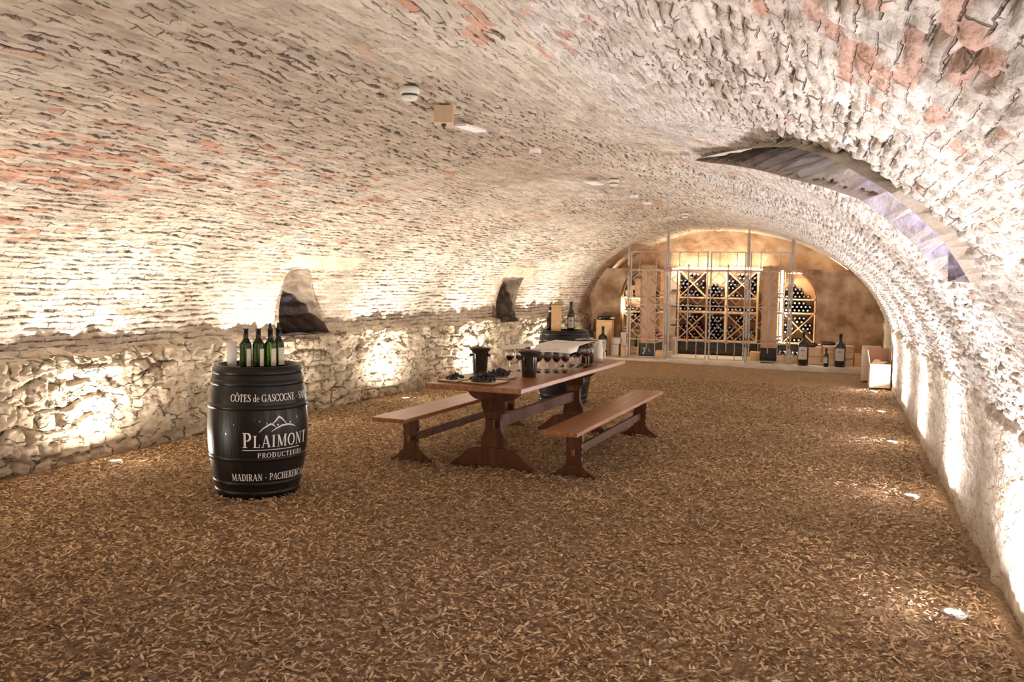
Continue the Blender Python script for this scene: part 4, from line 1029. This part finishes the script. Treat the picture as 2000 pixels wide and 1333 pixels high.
# alcove lights: the strip over the racks, the strip between the right side rack and the arched rack
def led(label, loc, sx_, sy_, sz_, rot, e, ax, ay, col=(1, .86, .66)):
    t = thing('light_strip', label, 'light', loc, 0, 'light strips in the alcove')
    MB().box(-sx_/2, sx_/2, -sy_/2, sy_/2, -sz_/2, sz_/2).build('glowing_strip', LED, t)
    MB().box(-sx_/2-.006, sx_/2+.006, sy_/2, sy_/2+.012, -sz_/2-.006, sz_/2+.006).build('channel', STEEL, t)
    l = bpy.data.lights.new('strip_glow', 'AREA'); l.shape = 'RECTANGLE'; l.size = ax; l.size_y = ay; l.energy = e; l.color = col
    o = bpy.data.objects.new('strip_glow', l); C.objects.link(o); o.parent = t; o.rotation_euler = rot; o.location = (0, -sy_/2-.02, 0)
led('long light strip lying on top of the middle rack', (-2.17, 18.50, 1.838), 1.9, .014, .014, (PI*.86, 0, 0), 8, 1.9, .05)
led('light strip above the front of the middle rack shining down its bottles', (-2.17, 18.16, 1.855), 1.6, .012, .012, (math.radians(25), 0, 0), 14, 1.6, .04)
led('upright glowing light strip beside the right arched rack', (-.925, 17.66, 1.12), .035, .02, 1.38, (0, math.radians(-90), 0), 9, 1.38, .04)
led('upright light strip inside the left arched rack', (-3.925, 17.70, 1.09), .012, .012, .22, (PI/2, 0, math.radians(0)), 2.5, .04, .22)
led('light strip hidden above the left arched rack shelf', (-3.72, 17.78, 1.235), .34, .012, .012, (0, 0, 0), 3, .34, .03)
led('light strip hidden above the right arched rack', (-.62, 17.80, 1.765), .40, .012, .012, (0, 0, 0), 7, .40, .03)
led('light strip on the left ledge of the alcove wall', (-4.2, 18.10, 1.70), .9, .02, .02, (PI*.9, 0, 0), 1.2, .9, .04)
led('light strip on the right ledge of the alcove wall', (.0, 18.10, 1.72), 1.0, .02, .02, (PI*.9, 0, 0), 4, 1.0, .04)
for z in (.70, 1.08, 1.40):
    MB().beam((-3.085, 18.285, z), (-2.965, 18.285, z), .012, .03).tube([(-2.965, 18.275, z-.03), (-2.965, 18.275, z+.03)], .012, 8).build('iron_hinge', RUST, bpy.data.objects['trim_2'])

# ------------------------------------------------------------------ iron gate
GY = 17.0; gz = (2.125, 1.78, 1.13, .475, .145)
def gpost(x, top, lb):
    t = thing('iron_post', lb, 'post', (x, GY, SL), 0, 'posts of the iron gate')
    MB().tube([(0, 0, 0), (0, 0, top-SL-.05)], .011, 8).build('core_rod', IRON, t)
    for a_, b_ in ((1.86, top-.09), (1.20, 1.70), (.56, 1.06), (SL+.0, .40)):
        a_ -= SL; b_ -= SL
        MB().tube([(0, 0, a_), (0, 0, a_+.02), (0, 0, b_-.03), (0, 0, b_)], [.012, .026, .026, .011], 10).build('sleeve', IRON, t)
    MB().tube([(0, 0, top-SL-.10), (0, 0, top-SL-.05), (0, 0, top-SL)], [.02, .010, .002], 8).build('finial', IRON, t)
for x, tp, lb in ((-3.685, 2.33, 'leftmost pointed post of the pale iron gate'), (-2.955, 2.54, 'second pointed post of the pale iron gate from the left'), (-1.488, 2.57, 'third pointed post of the pale iron gate from the left'), (-.72, 2.46, 'rightmost pointed post of the pale iron gate')):
    gpost(x, tp, lb)
def gpanel(x0, x1, lb):
    t = thing('gate_panel', lb, 'gate', ((x0+x1)/2, GY, SL), 0, 'lattice panels of the iron gate')
    w_ = (x1-x0)/2; Z = [z-SL for z in gz]
    for s_ in (-w_, w_): MB().beam((s_, 0, Z[4]), (s_, 0, Z[0]), .024, .016).build('stile', IRON, t)
    for z in (Z[0], Z[4]): MB().beam((-w_, 0, z), (w_, 0, z), .016, .016).build('rail', IRON, t)
    for z in Z[1:4]: MB().beam((-w_, 0, z), (w_, 0, z), .014, .018).build('rail', IRON, t)
    MB().tube([(0, 0, .30-SL), (0, 0, 1.90-SL)], .012, 8).build('centre_rod', IRON, t)
    for s_ in (-w_/2, w_/2):
        MB().tube([(s_, 0, Z[1]), (s_, 0, Z[0])], .006, 6).build('upper_rod', IRON, t)
        MB().tube([(s_, 0, Z[4]), (s_, 0, Z[3])], .008, 6).build('lower_rod', IRON, t)
        mb = MB()
        for zc in (1.615, 1.295, .965, .64):
            zc -= SL; h_ = .128; k = w_/2-.03
            q = [(s_, 0, zc+h_), (s_+k, 0, zc), (s_, 0, zc-h_), (s_-k, 0, zc)]
            for i in range(4): mb.beam(q[i], q[(i+1) % 4], .011)
            mb.beam((s_, 0, zc+h_), (s_, 0, zc+h_+.035), .007); mb.beam((s_+k, 0, zc), (s_+k+.03, 0, zc), .006); mb.beam((s_-k, 0, zc), (s_-k-.03, 0, zc), .006)
        mb.build('diamond_lattice', IRON, t)
    for z in Z[1:4]:
        for x in (-w_, 0, w_): MB().lathe([(.030, -.007), (.034, 0), (.030, .007)], 10, Matrix.Translation((x, -.006, z)) @ Matrix.Rotation(PI/2, 4, 'X')).build('rosette', ROSE, t)
gpanel(-3.64, -3.00, 'fixed left lattice panel of the pale iron gate'); gpanel(-2.905, -2.215, 'left leaf of the double iron gate')
gpanel(-2.15, -1.535, 'right leaf of the double iron gate'); gpanel(-1.44, -.765, 'fixed right lattice panel of the pale iron gate')

# ------------------------------------------------------------------ bottles and boxes on the step
def big(lb, x, y, r=.088, h=.58, rz=.1, **k): return make_bottle('giant_wine_bottle', lb, 'bottle', (x, y, SL), r, h, GDARK, CAPD, LABELG, (.19, .56), (-52, 52), rz=rz, neck_r=r*.26, logo=True, group='giant dark bottles with grey labels', **k)
big('giant wine bottle with grey label standing alone left of the gate', -4.17, 17.02, .088, .57, .3)
big('giant wine bottle partly hidden behind the cream jug at the left wall', -4.52, 17.36, .085, .59, .5)
big('giant wine bottle with grey label at the right gate post', -.48, 16.87, .092, .595, -.1)
big('giant wine bottle with grey label at the right end of the step', .137, 16.90, .092, .585, -.1)
make_bottle('wine_bottle', 'small dark wine bottle between the two giant bottles on the right', 'bottle', (-.092, 16.80, SL), .042, .33, GDARK, CAPD, LABELG, (.2, .5), (-60, 40), rz=-.1)
def wbox(nm, lb, x0, x1, y0, y1, z0, z1, m, grp, rz=0, lines=False, open_=False):
    t = thing(nm, lb, 'box', ((x0+x1)/2, (y0+y1)/2, z0), rz, grp); a_, b_, h_ = (x1-x0)/2, (y1-y0)/2, z1-z0
    MB().box(-a_, a_, -b_, b_, 0, h_-.012).build('box_body', m, t, bevel=.003)
    MB().box(-a_-.002, a_+.002, -b_-.002, b_+.002, h_-.010, h_).build('lid', m, t, bevel=.002)
    if lines:
        mb = MB()
        for k, zz in enumerate(lines):
            for i in range(5): mb.box(-a_*.6+i*a_*.24, -a_*.6+i*a_*.24+a_*.16, -b_-.0035, -b_-.001, h_*zz, h_*zz+.012)
        mb.build('stencil_marks', mat('brown_stencil_ink', (.25, .13, .06), .8), t)
    return t
GR = 'boxes stacked on the step right of the gate'
wbox('wine_carton', 'tan box just behind the right gate post', -.94, -.72, 17.15, 17.45, SL, .262, CARD, GR)
wbox('wine_carton', 'tan box between the right gate post and the giant bottle', -.70, -.545, 17.15, 17.45, SL, .255, CARD, GR)
wbox('wine_carton', 'plain tan box behind the giant bottle at the gate, lower of two', -.40, -.17, 17.12, 17.42, SL, .272, CARD, GR)
wbox('wine_carton', 'plain tan box with bottles on top behind the giant bottle, upper of two', -.41, -.18, 17.13, 17.40, .276, .432, CARD, GR)
wbox('wooden_wine_box', 'small tan box behind the small dark bottle', -.16, .06, 17.12, 17.40, SL, .25, CARD, GR)
wbox('wooden_wine_box', 'tan box with dark stencil marks behind the small bottle', -.16, .215, 17.2, 17.5, .255, .455, CARD, GR, lines=(.25, .65))
wbox('wooden_wine_box', 'tan box behind the right giant bottle, upper of two', .222, .36, 17.12, 17.42, .255, .47, CARD, GR, lines=(.5,))
wbox('wooden_wine_box', 'tan box right of the right giant bottle, lower of two', .07, .36, 17.12, 17.42, SL, .25, CARD, GR, lines=(.75,))
wbox('wooden_wine_box', 'low pale wooden box at the right end of the step', .38, .62, 17.1, 17.5, SL, .33, CRATE, GR)
for i, (x, y, z, a_) in enumerate([(-.38, 17.17, .432, .02), (-.38, 17.30, .432, .0), (-.02, 17.43, .455, .0)]):
    o = mdl('wine_bottle', RBV, None, (x+(.13 if i < 2 else .08), y+.01, z+.038), (0, .5, PI/2+a_)); tag(o, ['dark bottle lying on the boxes, leftmost of three', 'dark bottle lying on the boxes, middle of three', 'dark bottle lying on the boxes, rightmost of three'][i], 'bottle', 'bottles lying on the boxes')
for i, x in enumerate((-.90, -.80, -.664, -.582)):
    o = mdl('wine_bottle', RBW, None, (x, 17.2, .262 + .037), (0, .5, (.0, .1, -.02, .02)[i])); tag(o, ['leftmost', 'second from left', 'third from left', 'rightmost'][i]+' bottle lying on the low tan boxes at the right gate post', 'bottle', 'bottles lying on the low tan boxes')
t = thing('black_basket', 'black tray with dark bottles before the right side rack', 'tray', (-1.10, 17.08, SL), 0)
MB().box(-.12, .12, -.07, .07, 0, .01).box(-.12, .12, -.07, -.062, 0, .06).box(-.12, .12, .062, .07, 0, .06).box(-.12, -.112, -.07, .07, 0, .06).box(.112, .12, -.07, .07, 0, .06).build('tray_body', BLACK, t)
wbox('wooden_wine_box', 'low pale box before the middle rack at the right side', -1.46, -1.27, 17.5, 17.8, SL, .27, CRATE, 'low boxes before the middle rack')
# left of the gate
GL = 'boxes and cartons on the step left of the gate'
wbox('wooden_wine_box', 'tall upright wooden wine case against the brown wall', -4.39, -4.08, 17.36, 17.56, SL, .80, CRATE, GL, lines=(.55, .45))
for i, (x, a_) in enumerate(((-4.12, .03), (-4.12, .03))):
    o = mdl('wine_bottle', RBW, None, (x, 17.40+.09*i, .838), (0, .5, PI/2+a_)); tag(o, ['front bottle lying on top of the tall wooden case', 'rear bottle lying on top of the tall wooden case'][i], 'bottle', 'bottles lying on the tall wooden case')
wbox('wooden_wine_box', 'small brown wooden box between the two giant bottles on the left', -4.44, -4.285, 17.05, 17.25, SL, .335, CRATE, GL)
wbox('wine_carton', 'slim pale box standing behind the small brown box at left', -4.47, -4.41, 17.48, 17.58, SL, .56, CRATE, GL)
wbox('wine_carton', 'grey beige carton right of the lone giant bottle, lower of two', -4.05, -3.89, 17.18, 17.45, SL, .345, CARDG, GL)
wbox('wine_carton', 'grey beige carton with white side, upper of two', -4.07, -3.88, 17.2, 17.46, .35, .465, CARDG, GL, .12)
wbox('wine_carton', 'upright grey carton under the left arched rack', -3.87, -3.765, 17.25, 17.45, SL, .575, CARDG, GL)
wbox('wine_carton', 'small tan carton with dark holes at the leftmost gate post', -3.83, -3.70, 17.06, 17.2, SL, .32, CARD, GL, .4)
wbox('wooden_wine_box', 'small stencilled wooden box inside the left gate panel', -3.68, -3.515, 17.28, 17.48, SL, .30, CRATE, GL, lines=(.7, .3))
make_bottle('wine_bottle', 'small dark bottle on the stencilled box inside the left gate panel', 'bottle', (-3.59, 17.38, .30), .03, .22, GDARK, CAPD)
yb = thing('plastic_bucket', 'yellow green plastic bucket behind the left gate panel', 'bucket', (-3.61, 17.56, .36), 0)
MB().lathe([(.075, 0), (.095, .17), (.09, .17), (.07, .01)], 24).build('bucket_body', YG, yb)
MB().lathe([(.097, .155), (.1, .175), (.092, .176)], 24, cap0=False, cap1=False).build('bucket_rim', YG, yb)
wbox('wine_carton', 'grey carton carrying the yellow green bucket', -3.72, -3.52, 17.5, 17.66, SL, .357, CARDG, GL)
wbox('wooden_wine_box', 'low tan box with dark hole at the second gate post', -3.16, -3.03, 17.08, 17.3, SL, .255, CRATE, GL)
wbox('wooden_wine_box', 'small upright pale box right of the second gate post', -2.98, -2.90, 17.3, 17.5, SL, .23, CARDP, GL)
wbox('wooden_wine_box', 'pale stone-coloured box at the foot of the pale pier', -3.02, -2.94, 18.0, 18.2, SL, .45, CARDG, GL)

# ------------------------------------------------------------------ cartons on the ground by the right wall
def open_carton(lb, x, y, z, w_, d_, h_, m, flap, grp='cartons by the right wall'):
    t = thing('cardboard_box', lb, 'box', (x, y, z), .03, grp); e = .006
    MB().box(-w_/2, w_/2, -d_/2, d_/2, 0, e).build('bottom', m, t)
    for nm, b_ in (('side', (-w_/2, -w_/2+e, -d_/2, d_/2)), ('side', (w_/2-e, w_/2, -d_/2, d_/2)), ('side', (-w_/2, w_/2, -d_/2, -d_/2+e)), ('side', (-w_/2, w_/2, d_/2-e, d_/2))):
        MB().box(*b_, 0, h_).build(nm, m, t)
    MB().box(-w_/2+.01, w_/2-.01, d_/2-e-.006, d_/2-e-.001, .01, h_-.005).build('inner_back', CARDI, t)
    if flap:
        MB().beam((0, d_/2, h_), (0, d_/2+.02, h_+.22), w_-.01, e, (0, -1, 0)).build('flap', CARDI, t)
        MB().beam((-w_/2, 0, h_), (-w_/2-.035, 0, h_+.20), d_*.8, e, (1, 0, 0)).build('flap', CARDP, t)
        MB().beam((w_/2, 0, h_), (w_/2+.012, 0, h_+.18), d_*.7, e, (1, 0, 0)).build('flap', CARDI, t)
        MB().beam((-.03, -d_/2+.05, h_), (.06, -d_/2+.16, h_+.03), .12, e).beam((-.08, 0, h_-.02), (-.02, .1, h_+.05), .1, e).build('crumpled_paper', CARD, t)
    return t
wbox('cardboard_box', 'lower closed pale carton of the pile by the right wall', .545, .835, 14.62, 15.0, .02, .182, CARDP, 'cartons by the right wall', .03)
t = open_carton('upper open pale carton of the pile by the right wall, flaps up', .690, 14.81, .185, .29, .38, .195, CARDP, True)
wbox('cardboard_box', 'carton standing behind the open one by the right wall', .46, .74, 15.5, 15.85, .03, .58, CARDP, 'cartons by the right wall', -.05)
print('rack bottles', NB)
